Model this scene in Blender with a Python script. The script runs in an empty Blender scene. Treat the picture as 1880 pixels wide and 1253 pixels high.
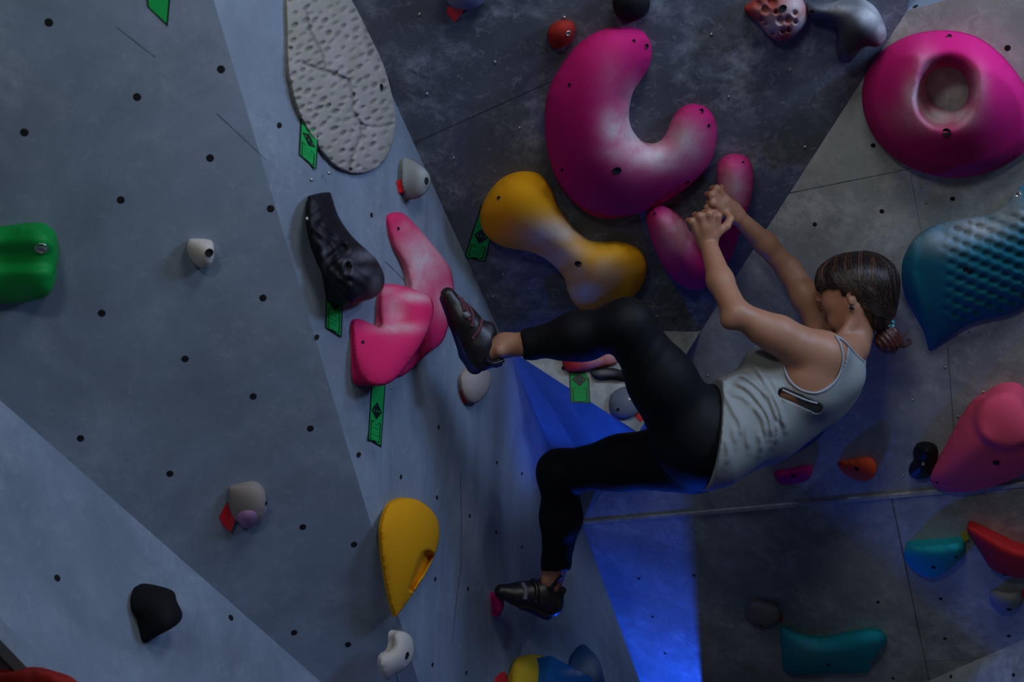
import bpy, math, random
import numpy as np
from mathutils import Vector, Matrix
from mathutils.geometry import delaunay_2d_cdt
random.seed(7)
rng = np.random.default_rng(7)
SC = bpy.context.scene
COL = SC.collection
# ------------------------------------------------------------------ camera
F_PX, CX, CY, CAMZ = 2089.0, 940.0, 626.5, 1.6
cam_d = bpy.data.cameras.new('camera')
cam_d.sensor_width = 36.0
cam_d.lens = F_PX * 36.0 / 1880.0
cam_d.clip_start = 0.05
cam_d.dof.use_dof = True
cam_d.dof.focus_distance = 3.2
cam_d.dof.aperture_fstop = 3.2
cam = bpy.data.objects.new('camera', cam_d)
cam.location = (0, 0, CAMZ)
cam.rotation_euler = (math.radians(90), 0, 0)
COL.objects.link(cam)
SC.camera = cam
# ------------------------------------------------------------------ view, world, lights
SC.view_settings.view_transform = 'Standard'
SC.view_settings.look = 'None'
SC.view_settings.gamma = 1.0
SC.view_settings.use_curve_mapping = False
SC.view_settings.exposure = -0.12
wd = bpy.data.worlds.new('world'); SC.world = wd
wd.use_nodes = True
wd.node_tree.nodes['Background'].inputs[0].default_value = (0.40, 0.44, 0.47, 1)
wd.node_tree.nodes['Background'].inputs[1].default_value = 0.035

def lamp(name, kind, loc, target, energy, color, size=0.5, size_y=None, **kw):
    l = bpy.data.lights.new(name, kind)
    l.energy = energy; l.color = color
    if kind == 'AREA':
        l.shape = 'RECTANGLE'; l.size = size; l.size_y = size_y or size
    elif kind == 'SPOT':
        l.shadow_soft_size = size
        l.spot_size = math.radians(kw.get('cone', 45)); l.spot_blend = kw.get('blend', 0.3)
    else:
        l.shadow_soft_size = size
    o = bpy.data.objects.new(name, l)
    o.location = loc
    d = Vector(target) - Vector(loc)
    o.rotation_euler = d.to_track_quat('-Z', 'Y').to_euler()
    COL.objects.link(o)
    return o
def W(px, py, d):
    return Vector(((px - CX) / F_PX * d, d, CAMZ - (py - CY) / F_PX * d))
lamp('overhead_lamp', 'AREA', (0.40, 1.30, 3.15), (0.5, 3.3, 1.5), 13.5, (0.92, 0.97, 1.0), 0.60, 0.50)
lamp('front_fill', 'AREA', (-0.7, -0.3, 3.0), (0.8, 3.5, 1.3), 13, (0.96, 1.0, 0.93), 0.5, 0.3)  # added fill that brightens the right wall
lamp('side_lamp', 'AREA', (2.2, 1.4, 2.9), (-0.6, 2.9, 1.3), 30, (0.42, 0.62, 1.0), 0.5, 0.4)
lamp('top_right_lamp', 'AREA', (1.60, 2.0, 3.2), (1.35, 2.8, 2.3), 12, (0.62, 0.75, 1.0), 0.3, 0.3)
lamp('blue_wall_washer', 'SPOT', (0.64, 4.62, -0.40), (0.55, 4.60, 0.80), 36, (0.012, 0.095, 1.0), 0.016, cone=150, blend=0.3)
lamp('blue_uplight', 'SPOT', (0.42, 3.62, 0.30), (0.25, 3.93, 1.32), 34, (0.006, 0.105, 1.0), 0.03, cone=34, blend=0.6)
lamp('blue_wash', 'AREA', (0.25, 2.6, 0.2), (0.3, 3.5, 1.9), 0.4, (0.10, 0.10, 1.0), 0.3, 0.3)
# ------------------------------------------------------------------ materials
def new_mat(name):
    m = bpy.data.materials.new(name); m.use_nodes = True
    nt = m.node_tree; b = nt.nodes['Principled BSDF']
    return m, nt, b
def srgb(r, g, b):
    f = lambda c: (c / 255 / 12.92) if c / 255 <= 0.04045 else ((c / 255 + 0.055) / 1.055) ** 2.4
    return (f(r), f(g), f(b), 1)
def noise(nt, scale, detail=4, rough=0.55, coord='Object', mapping=None, dist=0.0):
    tc = nt.nodes.new('ShaderNodeTexCoord'); n = nt.nodes.new('ShaderNodeTexNoise')
    n.inputs['Scale'].default_value = scale; n.inputs['Detail'].default_value = detail
    n.inputs['Roughness'].default_value = rough; n.inputs['Distortion'].default_value = dist
    if mapping:
        mp = nt.nodes.new('ShaderNodeMapping'); mp.inputs['Scale'].default_value = mapping
        nt.links.new(tc.outputs[coord], mp.inputs[0]); nt.links.new(mp.outputs[0], n.inputs[0])
    else:
        nt.links.new(tc.outputs[coord], n.inputs[0])
    return n.outputs['Fac']
def ramp(nt, fac, stops):
    r = nt.nodes.new('ShaderNodeValToRGB'); nt.links.new(fac, r.inputs[0])
    e = r.color_ramp.elements
    while len(e) < len(stops): e.new(0.5)
    for i, (p, c) in enumerate(stops):
        e[i].position = p; e[i].color = c if len(c) == 4 else (*c, 1)
    return r.outputs[0]
def mixc(nt, fac, a, b, mode='MIX'):
    m = nt.nodes.new('ShaderNodeMix'); m.data_type = 'RGBA'; m.blend_type = mode
    for s, v in ((0, fac), (6, a), (7, b)):
        if hasattr(v, 'links') or isinstance(v, bpy.types.NodeSocket): nt.links.new(v, m.inputs[s])
        else: m.inputs[s].default_value = v
    return m.outputs[2]
def math_(nt, op, a, b):
    m = nt.nodes.new('ShaderNodeMath'); m.operation = op; m.use_clamp = True
    for s, v in ((0, a), (1, b)):
        if isinstance(v, bpy.types.NodeSocket): nt.links.new(v, m.inputs[s])
        else: m.inputs[s].default_value = v
    return m.outputs[0]
def bump(nt, b, h, strength, dist=0.002):
    bp = nt.nodes.new('ShaderNodeBump'); bp.inputs['Strength'].default_value = strength
    bp.inputs['Distance'].default_value = dist
    nt.links.new(h, bp.inputs['Height']); nt.links.new(bp.outputs[0], b.inputs['Normal'])
def wall_mat(name, base, chalk, chalk_amt=0.5, lo=0.52, hi=0.72, scale=2.4, streak=(1, 1, 1)):
    m, nt, b = new_mat(name)
    n1 = noise(nt, scale, 6, 0.62, mapping=streak, dist=0.6)
    n2 = noise(nt, scale * 7, 5, 0.7)
    n3 = noise(nt, 60, 3, 0.6)
    dk = tuple(c * 0.70 for c in base[:3]) + (1,)
    lt = tuple(min(1, c * 1.18) for c in base[:3]) + (1,)
    c = mixc(nt, ramp(nt, n1, [(0.3, (0, 0, 0)), (0.7, (1, 1, 1))]), dk, lt)
    f = ramp(nt, noise(nt, scale * 1.6, 7, 0.68, dist=0.4), [(lo, (0, 0, 0)), (hi, (1, 1, 1))])
    f2 = ramp(nt, n2, [(0.38, (0, 0, 0)), (0.68, (1, 1, 1))])
    c = mixc(nt, math_(nt, 'MULTIPLY', math_(nt, 'MULTIPLY', f, f2), chalk_amt), c, chalk)
    c = mixc(nt, math_(nt, 'MULTIPLY', ramp(nt, n3, [(0.62, (0, 0, 0)), (0.75, (1, 1, 1))]), 0.45), c, dk)
    sp = noise(nt, 32, 6, 0.75, dist=0.8)
    c = mixc(nt, math_(nt, 'MULTIPLY', ramp(nt, sp, [(0.56, (0, 0, 0)), (0.66, (1, 1, 1))]), chalk_amt * 0.35), c, chalk)
    vn = ramp(nt, noise(nt, 5.5, 3, 0.5, dist=2.2), [(0.485, (0, 0, 0)), (0.50, (1, 1, 1)), (0.515, (0, 0, 0))])
    c = mixc(nt, math_(nt, 'MULTIPLY', math_(nt, 'MULTIPLY', vn, f), chalk_amt * 0.5), c, chalk)
    nt.links.new(c, b.inputs['Base Color'])
    b.inputs['Roughness'].default_value = 0.78
    b.inputs['Specular IOR Level'].default_value = 0.3
    bump(nt, b, n3, 0.25, 0.001)
    return m
M = {}
GREY = (0.215, 0.265, 0.350, 1)  # bluish cast of the left-hand light mixed into the paint
M['wall'] = wall_mat('grey_plywood', GREY, (0.44, 0.48, 0.57, 1), 0.45, 0.46, 0.68, 1.9)
M['streaky'] = wall_mat('grey_plywood_streaked', GREY, (0.48, 0.50, 0.55, 1), 0.45, streak=(2.5, 2.5, 0.6))
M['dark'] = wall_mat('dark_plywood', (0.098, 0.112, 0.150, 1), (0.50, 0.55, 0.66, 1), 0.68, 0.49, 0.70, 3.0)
M['right'] = wall_mat('grey_green_plywood', (0.330, 0.355, 0.352, 1), (0.62, 0.64, 0.62, 1), 0.8, 0.42, 0.62, 3.0)
M['floor'] = wall_mat('crash_mat_vinyl', (0.05, 0.05, 0.06, 1), (0.1, 0.1, 0.1, 1), 0.3)
def plain(name, col, rough=0.6, metal=0.0, bs=0.0, bscale=200, spec=0.4, var=0.12):
    m, nt, b = new_mat(name)
    n = noise(nt, bscale, 3, 0.6)
    if var:
        c = mixc(nt, n, tuple(x * (1 - var) for x in col[:3]) + (1,), tuple(min(1, x * (1 + var)) for x in col[:3]) + (1,))
        nt.links.new(c, b.inputs['Base Color'])
    else:
        b.inputs['Base Color'].default_value = col
    b.inputs['Roughness'].default_value = rough; b.inputs['Metallic'].default_value = metal
    b.inputs['Specular IOR Level'].default_value = spec
    if bs: bump(nt, b, n, bs, 0.001)
    return m
CHALK = (0.62, 0.62, 0.64, 1)
def hold_mat(name, col, rough=0.85, chalk=CHALK, grain=0.35, mottled=None):
    """moulded resin with a sandy grain; rubbed-on chalk follows the mesh attribute 'chalk'"""
    m, nt, b = new_mat(name)
    at = nt.nodes.new('ShaderNodeAttribute'); at.attribute_name = 'chalk'
    n = noise(nt, 16, 6, 0.7, dist=0.5); g = noise(nt, 420, 2, 0.6)
    f = math_(nt, 'MULTIPLY', at.outputs['Fac'], ramp(nt, n, [(0.22, (0.35, 0.35, 0.35)), (0.62, (1, 1, 1))]))
    base = col
    if mottled:
        base = mixc(nt, ramp(nt, noise(nt, 22, 5, 0.6), [(0.4, (0, 0, 0)), (0.6, (1, 1, 1))]), col, mottled)
    c = mixc(nt, f, base, chalk)
    c = mixc(nt, math_(nt, 'MULTIPLY', ramp(nt, g, [(0.55, (0, 0, 0)), (0.7, (1, 1, 1))]), 0.18), c, (0.02, 0.02, 0.02, 1))
    nt.links.new(c, b.inputs['Base Color'])
    b.inputs['Roughness'].default_value = rough
    b.inputs['Specular IOR Level'].default_value = 0.18
    bump(nt, b, g, grain, 0.0008)
    return m
M['magenta'] = hold_mat('magenta_resin', (0.49, 0.007, 0.140, 1))
M['pink'] = hold_mat('pink_resin', (0.66, 0.018, 0.125, 1))
M['salmon'] = hold_mat('salmon_pink_resin', (0.80, 0.085, 0.16, 1))
M['yellow'] = hold_mat('yellow_resin', (0.70, 0.31, 0.005, 1))
M['mustard'] = hold_mat('mustard_resin', (0.55, 0.36, 0.02, 1))
M['teal'] = hold_mat('teal_resin', (0.008, 0.14, 0.22, 1))
M['turq'] = hold_mat('turquoise_resin', (0.012, 0.33, 0.38, 1))
M['blue'] = hold_mat('blue_resin', (0.01, 0.10, 0.30, 1), 0.45)
M['deepblue'] = hold_mat('deep_blue_resin', (0.01, 0.05, 0.12, 1), 0.5)
M['green'] = hold_mat('green_resin', (0.005, 0.28, 0.05, 1), 0.5)
M['cream'] = hold_mat('cream_resin', (0.56, 0.52, 0.48, 1))
M['beige'] = hold_mat('beige_resin', (0.25, 0.225, 0.195, 1), 0.75)
M['fissured'] = None
M['greyh'] = hold_mat('grey_resin', (0.24, 0.25, 0.25, 1))
M['greyblue'] = hold_mat('grey_blue_resin', (0.17, 0.19, 0.26, 1), 0.45)
M['brown'] = hold_mat('brown_grey_resin', (0.30, 0.25, 0.23, 1))
M['lilac'] = hold_mat('lilac_resin', (0.42, 0.22, 0.40, 1))
M['slate'] = hold_mat('slate_resin', (0.055, 0.062, 0.085, 1), 0.5)
M['black'] = hold_mat('black_resin', (0.010, 0.010, 0.015, 1), 0.5, chalk=(0.25, 0.25, 0.32, 1), grain=0.15)
M['blackmat'] = hold_mat('matt_black_resin', (0.010, 0.010, 0.012, 1), 0.8)
M['red'] = hold_mat('red_resin', (0.52, 0.02, 0.02, 1))
M['darkred'] = hold_mat('dark_red_resin', (0.30, 0.02, 0.015, 1))
M['orange'] = hold_mat('orange_resin', (0.80, 0.07, 0.02, 1))
def fissured_mat():
    m, nt, b = new_mat('beige_resin_shaded_pits')
    at = nt.nodes.new('ShaderNodeAttribute'); at.attribute_name = 'chalk'
    n = noise(nt, 9, 5, 0.65)
    unshaded = mixc(nt, ramp(nt, n, [(0.35, (0, 0, 0)), (0.65, (1, 1, 1))]), (0.29, 0.285, 0.245, 1), (0.37, 0.33, 0.335, 1))
    c = mixc(nt, at.outputs['Fac'], (0.14, 0.13, 0.115, 1), unshaded)  # pits and cracks painted darker to deepen their shade, via the chalk attribute
    nt.links.new(c, b.inputs['Base Color']); b.inputs['Roughness'].default_value = 0.85; b.inputs['Specular IOR Level'].default_value = .2
    bump(nt, b, noise(nt, 160, 3), .3, .001); return m
M['fissured'] = fissured_mat()
M['hole'] = plain('dark_hole', (0.004, 0.004, 0.005, 1), 0.9, var=0)
M['seam'] = plain('dark_joint', (0.035, 0.037, 0.042, 1), 0.9, var=0)
M['steel'] = plain('steel', (0.55, 0.54, 0.50, 1), 0.3, 0.9, var=0)
M['tag'] = plain('green_tag_vinyl', (0.008, 0.36, 0.075, 1), 0.6, spec=0.25)
M['tagdark'] = plain('black_tag_print', (0.006, 0.012, 0.009, 1), 0.45, var=0)
M['tagmid'] = plain('faint_tag_print', (0.006, 0.20, 0.05, 1), 0.45, var=0)
M['tagred'] = plain('red_tag_vinyl', (0.65, 0.012, 0.02, 1), 0.4)
M['tagyellow'] = plain('yellow_tag_vinyl', (0.70, 0.50, 0.01, 1), 0.4)
# ------------------------------------------------------------------ object helpers
def mk(name, verts, faces, mat, parent=None, smooth=True, origin=None, mats=None, mat_idx=None, attr=None):
    v = np.asarray(verts, dtype=float)
    org = np.array(origin if origin is not None else (v.mean(0) if parent is None else (0, 0, 0)), dtype=float)
    base = np.zeros(3)
    p = parent
    while p is not None: base += np.array(p.location); p = p.parent
    me = bpy.data.meshes.new(name)
    me.from_pydata((v - base - (org if parent is None else 0)).tolist(), [], [list(map(int, f)) for f in faces])
    for mt in (mats or [mat]): me.materials.append(mt)
    if mat_idx is not None: me.polygons.foreach_set('material_index', np.asarray(mat_idx, dtype=np.int32))
    me.polygons.foreach_set('use_smooth', [smooth] * len(me.polygons))
    if attr is not None:
        a = me.attributes.new('chalk', 'FLOAT', 'POINT'); a.data.foreach_set('value', np.asarray(attr, dtype=np.float32))
    me.update()
    o = bpy.data.objects.new(name, me)
    COL.objects.link(o)
    if parent is None: o.location = org
    else: o.parent = parent
    return o
def tag(o, label, cat, group=None):
    o['label'] = label; o['category'] = cat
    if group: o['group'] = group
    return o
def empty(name, loc, label, cat, group=None):
    o = bpy.data.objects.new(name, None); COL.objects.link(o); o.location = loc; o.empty_display_size = 0.05
    return tag(o, label, cat, group)
def catmull(pts, n=8, closed=True):
    P = np.asarray(pts, dtype=float); N = len(P); out = []
    for i in range(N if closed else N - 1):
        if closed: p0, p1, p2, p3 = P[(i - 1) % N], P[i], P[(i + 1) % N], P[(i + 2) % N]
        else: p0, p1, p2, p3 = P[max(i - 1, 0)], P[i], P[i + 1], P[min(i + 2, N - 1)]
        for t in np.linspace(0, 1, n, endpoint=False):
            out.append(0.5 * ((2 * p1) + (-p0 + p2) * t + (2 * p0 - 5 * p1 + 4 * p2 - p3) * t * t + (-p0 + 3 * p1 - 3 * p2 + p3) * t ** 3))
    if not closed: out.append(P[-1])
    return np.array(out)
def inside(poly, q):
    x, y = q[:, 0], q[:, 1]; c = np.zeros(len(q), bool); n = len(poly); j = n - 1
    for i in range(n):
        xi, yi, xj, yj = *poly[i], *poly[j]
        if yi != yj:
            c ^= ((yi > y) != (yj > y)) & (x < (xj - xi) * (y - yi) / (yj - yi) + xi)
        j = i
    return c
# ------------------------------------------------------------------ wall planes: inverse depth = a*px + b*py + c
PL = {}
def plane3(name, p1, p2, p3):
    A = np.array([[p[0], p[1], 1] for p in (p1, p2, p3)], float); r = np.array([p[2] for p in (p1, p2, p3)], float)
    PL[name] = np.linalg.solve(A, r)
def inv(name, px, py): a, b, c = PL[name]; return a * px + b * py + c
def normal(name):
    a, b, c = PL[name]
    n = np.array([a * F_PX, a * CX + b * CY + c, -b * F_PX]); return -n / np.linalg.norm(n)
def on(name, px, py, h=0.0):
    """world point on the ray through (px, py), h metres proud of the wall plane"""
    a, b, c = PL[name]
    n = np.array([a * F_PX, a * CX + b * CY + c, -b * F_PX])
    ln = np.linalg.norm(n)
    ray = np.array([(px - CX) / F_PX, 1.0, -(py - CY) / F_PX])
    # plane: n.(P - cam) = 1 ; proud plane: n.(P-cam) = 1 - h*ln
    t = (1 - h * ln) / (n @ ray)
    return np.array([0, 0, CAMZ]) + ray * t
plane3('D', (640, 0, .3545), (1300, 400, 1 / 3.35), (1300, 640, .2985 - 240 * 1.40e-4))
iD = lambda x, y: float(inv('D', x, y))
plane3('C', (640, 0, iD(640, 0)), (940, 660, iD(940, 660)), (655, 660, 0.345))
iC = lambda x, y: float(inv('C', x, y))
plane3('R', (1257, 655, iD(1257, 655)), (1665, 20, iD(1665, 20)), (1880, 640, .3125))
iR = lambda x, y: float(inv('R', x, y))
plane3('A', (392, 0, .413), (768, 1253, .306), (0, 370, .402))
iA = lambda x, y: float(inv('A', x, y))
plane3('L', (0, 735, iA(0, 735)), (590, 1253, iA(590, 1253)), (0, 1253, iA(0, 1253) + .10))
iL = lambda x, y: float(inv('L', x, y))
plane3('L3', (0, 1175, iL(0, 1175)), (75, 1253, iL(75, 1253)), (0, 1253, iL(0, 1253) - .035))
plane3('B', (392, 0, iA(392, 0)), (775, 1253, iC(775, 1253)), (500, 0, iC(500, 0)))
plane3('K', (950, 650, iD(950, 650)), (1285, 608, iD(1285, 608)), (1172, 795, .272))
plane3('H', (1068, 962, iR(1068, 962)), (1880, 890, iR(1880, 890)), (1175, 1253, 0.198))
iH = lambda x, y: float(inv('H', x, y))
plane3('C2', (1068, 962, iR(1068, 962)), (1175, 1253, 0.2225), (930, 1253, iC(930, 1253)))
plane3('F', (960, 660, iD(960, 660)), (1172, 795, .272), (1105, 900, iR(1105, 900)))
plane3('E', (940, 660, iD(940, 660)), (1105, 900, iR(1105, 900)), (1068, 962, iR(1068, 962)))
plane3('BR', (1700, 1253, iH(1700, 1253)), (1880, 1175, iH(1880, 1175)), (1880, 1253, iH(1880, 1253) + .012))
plane3('T', (1665, 20, iR(1665, 20)), (1880, -40, iR(1880, -40)), (1700, -200, iR(1665, 20) - .04))
def wall(name, polys, mat, thick=0.03):
    """polys: list of outlines of (px, py, plane) corners; each facet is given thickness behind its face"""
    V, Fc = [], []
    for poly in polys:
        f = [on(p[2], p[0], p[1]) for p in poly]
        n = sum(np.cross(f[i] - f[0], f[i + 1] - f[0]) for i in range(1, len(f) - 1)); n /= np.linalg.norm(n)
        cen = np.mean(f, 0)
        if n @ (np.array([0, 0, CAMZ]) - cen) < 0: n = -n
        b = [q - n * thick for q in f]; k = len(f); o = len(V)
        V += f + b
        Fc.append(list(range(o, o + k))); Fc.append(list(range(o + 2 * k - 1, o + k - 1, -1)))
        for i in range(k): Fc.append([o + i, o + (i + 1) % k, o + k + (i + 1) % k, o + k + i])
    o = mk(name, V, Fc, mat, smooth=False)
    o['kind'] = 'structure'
    return o
def ext(p, q, t):  # point on line p->q at param t
    return (p[0] + (q[0] - p[0]) * t, p[1] + (q[1] - p[1]) * t)
AB0, AB1 = (392, 0), (768, 1253)
BC0, BC1 = (500, 0), (778, 1253)
CD0, CD1 = (640, 0), (940, 660)
DR0, DR1 = (1665, 20), (1257, 655)
ABt, ABb = ext(AB0, AB1, -.55), ext(AB0, AB1, 1.45)
BCt, BCb = ext(BC0, BC1, -.50), ext(BC0, BC1, 1.45)
CDt = ext(CD0, CD1, -.9)
LA0, LA1 = (0, 735), (590, 1253)
LAl, LAb = ext(LA0, LA1, -0.75), (742, 1387)
WALL = {}
WALL['A'] = wall('wall_left', [[(-700, -900, 'A'), (*ABt, 'A'), (*ABb, 'A'), (*LAb, 'A'), (*LA1, 'A'), (*LA0, 'A'), (*LAl, 'A'), (-700, 200, 'A')]], M['wall'])
WALL['L'] = wall('wall_lower_left', [[(*LAl, 'A'), (*LA0, 'A'), (*LA1, 'A'), (*LAb, 'A'), (600, 1900, 'L'), (75 + 350, 1253 + 366, 'L'), (75, 1253, 'L'), (0, 1175, 'L'), (-440, 716, 'L')]], M['wall'])
WALL['L3'] = wall('wall_bottom_left', [[(-440, 716, 'L3'), (0, 1175, 'L3'), (75, 1253, 'L3'), (425, 1619, 'L3'), (100, 2000, 'L3'), (-500, 1500, 'L3')]], M['wall'])
WALL['B'] = wall('wall_corner_strip', [[(*ABt, 'A'), (*BCt, 'C'), (*BC0, 'C'), (*BC1, 'C'), (*BCb, 'C'), (*ABb, 'A'), (*AB1, 'A'), (*AB0, 'A')]], M['wall'])
WALL['C'] = wall('wall_center_left', [[(*BCt, 'C'), (*CDt, 'C'), (*CD0, 'C'), (*CD1, 'C'), (1068, 962, 'C'), (930, 1253, 'C'), (882, 1530, 'C'), (*BCb, 'C'), (*BC1, 'C'), (*BC0, 'C')]], M['streaky'])
WALL['C2'] = wall('wall_lower_center', [[(1068, 962, 'R'), (1175, 1253, 'C2'), (1192, 1300, 'C2'), (1090, 1675, 'C2'), (882, 1530, 'C'), (930, 1253, 'C')]], M['streaky'])
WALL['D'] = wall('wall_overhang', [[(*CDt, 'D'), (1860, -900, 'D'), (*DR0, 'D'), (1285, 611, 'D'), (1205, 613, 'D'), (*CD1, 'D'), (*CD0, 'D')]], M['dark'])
WALL['K'] = wall('wall_inset_triangle', [[(955, 655, 'K'), (1205, 606, 'D'), (1290, 602, 'K'), (1172, 795, 'K')]], M['right'], 0.004)
WALL['F'] = wall('wall_wedge', [[(955, 655, 'K'), (1172, 795, 'K'), (1105, 900, 'R')]], M['wall'])
WALL['E'] = wall('wall_wedge_side', [[(938, 655, 'D'), (960, 656, 'D'), (1105, 900, 'R'), (1068, 962, 'R')]], M['wall'])
WALL['R'] = wall('wall_right', [[(1665, 20, 'R'), (1880, -40, 'R'), (2700, -270, 'R'), (2700, 817, 'R'), (1880, 890, 'R'), (930, 974, 'R'), (960, 930, 'R'), (1100, 800, 'R'), (1172, 750, 'R')]], M['right'])
WALL['H'] = wall('wall_lower_right', [[(930, 974, 'R'), (1880, 890, 'R'), (2700, 817, 'R'), (2700, 1900, 'H'), (900, 1900, 'H'), (930, 1100, 'H')]], M['right'])
WALL['BR'] = wall('wall_bottom_right', [[(1500, 1340, 'BR'), (1700, 1253, 'BR'), (1880, 1175, 'BR'), (2500, 906, 'BR'), (2500, 1700, 'BR'), (1700, 1700, 'BR')]], M['right'])
WALL['T'] = wall('wall_top_right', [[(1665, 20, 'R'), (1880, -40, 'R'), (2700, -270, 'R'), (2700, -1000, 'T'), (1850, -900, 'T')]], M['wall'])
fl = mk('floor', [(-4, -2, -1.0), (6, -2, -1.0), (6, 7, -1.0), (-4, 7, -1.0), (-4, -2, -1.2), (6, -2, -1.2), (6, 7, -1.2), (-4, 7, -1.2)],
        [(0, 1, 2, 3), (7, 6, 5, 4), (0, 4, 5, 1), (1, 5, 6, 2), (2, 6, 7, 3), (3, 7, 4, 0)], M['floor'], smooth=False)
fl['kind'] = 'structure'
# seam trim between the right panels: a slim proud batten following the joint
def batten(name, pl, p0, p1, w, h, mat, parent=None, kind=None):
    a0, a1 = on(pl, *p0), on(pl, *p1); n = normal(pl); t = a1 - a0; t /= np.linalg.norm(t); s = np.cross(n, t)
    V = []
    for q in (a0, a1):
        for (ss, hh) in ((-w / 2, -.002), (-w / 2 * .7, h), (w / 2 * .7, h), (w / 2, -.002)): V.append(q + s * ss + n * hh)
    Fc = [(0, 1, 5, 4), (1, 2, 6, 5), (2, 3, 7, 6), (3, 2, 1, 0), (4, 5, 6, 7)]
    o = mk(name, V, Fc, mat, parent, smooth=False)
    if kind: o['kind'] = kind
    return o
batten('trim_1', 'R', (1069, 961), (2200, 861), 0.020, 0.006, M['right'], kind='structure')
def seam(w, pts, width=0.003, mat='seam'):
    width *= .65
    P = [on(w, *p) for p in pts]; n = normal(w); V = []; Fc = []
    for i, q in enumerate(P):
        t = (P[min(i + 1, len(P) - 1)] - P[max(i - 1, 0)]); t /= np.linalg.norm(t); s = np.cross(n, t)
        wd_ = width * (0.5 + 0.5 * random.random())
        V += [q + s * wd_ / 2 + n * .0008, q - s * wd_ / 2 + n * .0008]
        if i: Fc.append((2 * i - 2, 2 * i - 1, 2 * i + 1, 2 * i))
    return mk('panel_seam', V, Fc, M[mat], WALL[w], smooth=False)
def seg(p, q, n=8): return [ext(p, q, i / n) for i in range(n + 1)]
seam('D', seg((748, 268), (1010, 150)), .004)
seam('D', seg((1010, 150), (1180, 70)), .003)
seam('R', seg((1360, 372), (1720, 300)), .003); seam('R', seg((1672, 320), (1692, 430)), .002)
seam('R', seg((1740, 640), (1752, 800)), .003); seam('H', seg((1637, 916), (1712, 1280)), .005)
seam('H', seg((1690, 1216), (1990, 1196)), .002)
seam('A', seg((215, 50), (285, 105)), .002); seam('A', seg((398, 208), (478, 283)), .002); seam('A', seg((478, 283), (490, 295)), .002)
seam('C', [(845, 870), (847, 960), (846, 1040), (838, 1100), (830, 1180)], .004); seam('C', seg((707, 480), (742, 515)), .003)
seam('R', seg((1067, 960), (1105, 900)), .006)
# blue lamp with an unseen flap added to cut its light, tucked behind the lower centre panel
def box_bm(c, ax, s):
    ax = [np.array(a, float) / np.linalg.norm(a) for a in ax]
    V = [np.array(c, float) + ax[0] * s[0] * i + ax[1] * s[1] * j + ax[2] * s[2] * k for i in (-1, 1) for j in (-1, 1) for k in (-1, 1)]
    return V, [(0, 1, 3, 2), (4, 6, 7, 5), (0, 4, 5, 1), (2, 3, 7, 6), (0, 2, 6, 4), (1, 5, 7, 3)]
LS = np.array([0.64, 4.62, -0.40])
fix = empty('stage_lamp', LS, 'black blue-lit lamp with an added light-cutting flap behind the lower centre panel', 'lamp')
mk('housing', *box_bm(LS + [-.02, .0, -.12], np.eye(3), (.07, .07, .07)), M['hole'], fix, smooth=False)
pa, pb = on('H', 1288, 1256), on('R', 1258, 885)
da, db = [(q - LS) / np.linalg.norm(q - LS) for q in (pa, pb)]
ea, eb = LS + (da * 1.9 - db * .9) * .42, LS + (db * 1.15 - da * .15) * .42
sd = np.array([1.0, -.15, -.25]) * .55; th = np.cross(eb - ea, sd); th = th / np.linalg.norm(th) * .003
qd = [ea, eb, eb + sd, ea + sd]
mk('added_light_flap', [q - th for q in qd] + [q + th for q in qd], [(0, 1, 2, 3), (7, 6, 5, 4), (0, 4, 5, 1), (1, 5, 6, 2), (2, 6, 7, 3), (3, 7, 4, 0)], M['hole'], fix, smooth=False)
# bolt holes and screws set in the panels
def disc(name, pl, px, py, r, parent, mat, h=0.0008, dome=0.0, n=14):
    c = on(pl, px, py); nn = normal(pl); s = np.cross(nn, [0, 0, 1.0]); s /= np.linalg.norm(s); t = np.cross(nn, s)
    V = [c + nn * (h + dome)]; Fc = []
    for k, (rr, hh) in enumerate(((r * .7, h + dome * .7), (r, h), (r, -.001))):
        for i in range(n):
            a = 2 * math.pi * i / n; V.append(c + (s * math.cos(a) + t * math.sin(a)) * rr + nn * hh)
    for i in range(n):
        j = (i + 1) % n; Fc.append((0, 1 + i, 1 + j))
        for k in (0, 1): Fc.append((1 + k * n + i, 1 + (k + 1) * n + i, 1 + (k + 1) * n + j, 1 + k * n + j))
    return mk(name, V, Fc, mat, parent)
HOLES = {
 'A': [(90, 41), (45, 243), (252, 178), (222, 367), (386, 290), (406, 127), (497, 383), (187, 575), (340, 659), (465, 728), (483, 547), (570, 787), (148, 805), (312, 870), (556, 968), (639, 1184), (540, 1162), (650, 1000)],
 'L': [(105, 1062), (424, 1135)],
 'B': [(513, 230), (582, 619), (659, 835)],
 'C': [(682, 395), (736, 876), (802, 914), (799, 1064), (794, 1221), (859, 1082), (856, 1236), (805, 785), (912, 850), (958, 870), (840, 555), (862, 948), (911, 978), (958, 1005)],
 'R': [(1603, 267), (1619, 388), (1496, 412), (1749, 365), (1786, 975), (1470, 880)],
 'H': [(1727, 1100), (1735, 1173), (1852, 1168), (1612, 1106), (1173, 1063), (1198, 1133), (1221, 1200), (1274, 1057), (1640, 1246)],
 'F': [(988, 685), (1016, 703), (1058, 772), (1121, 785)],
 'K': [(1034, 676), (1238, 627)],
 'T': [(1681, 12)], 'BR': [(1746, 1243), (1861, 1240)]}
for w, ps in HOLES.items():
    for (x, y) in ps: disc('bolt_hole', w, x, y, 0.0085 if w in 'AL' else 0.0065, WALL[w], M['hole'])
disc('bolt_hole', 'R', 1850, 88, .0075, WALL['R'], M['hole']); disc('bolt_hole', 'R', 1239, 893, .009, WALL['R'], M['hole'])
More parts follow.
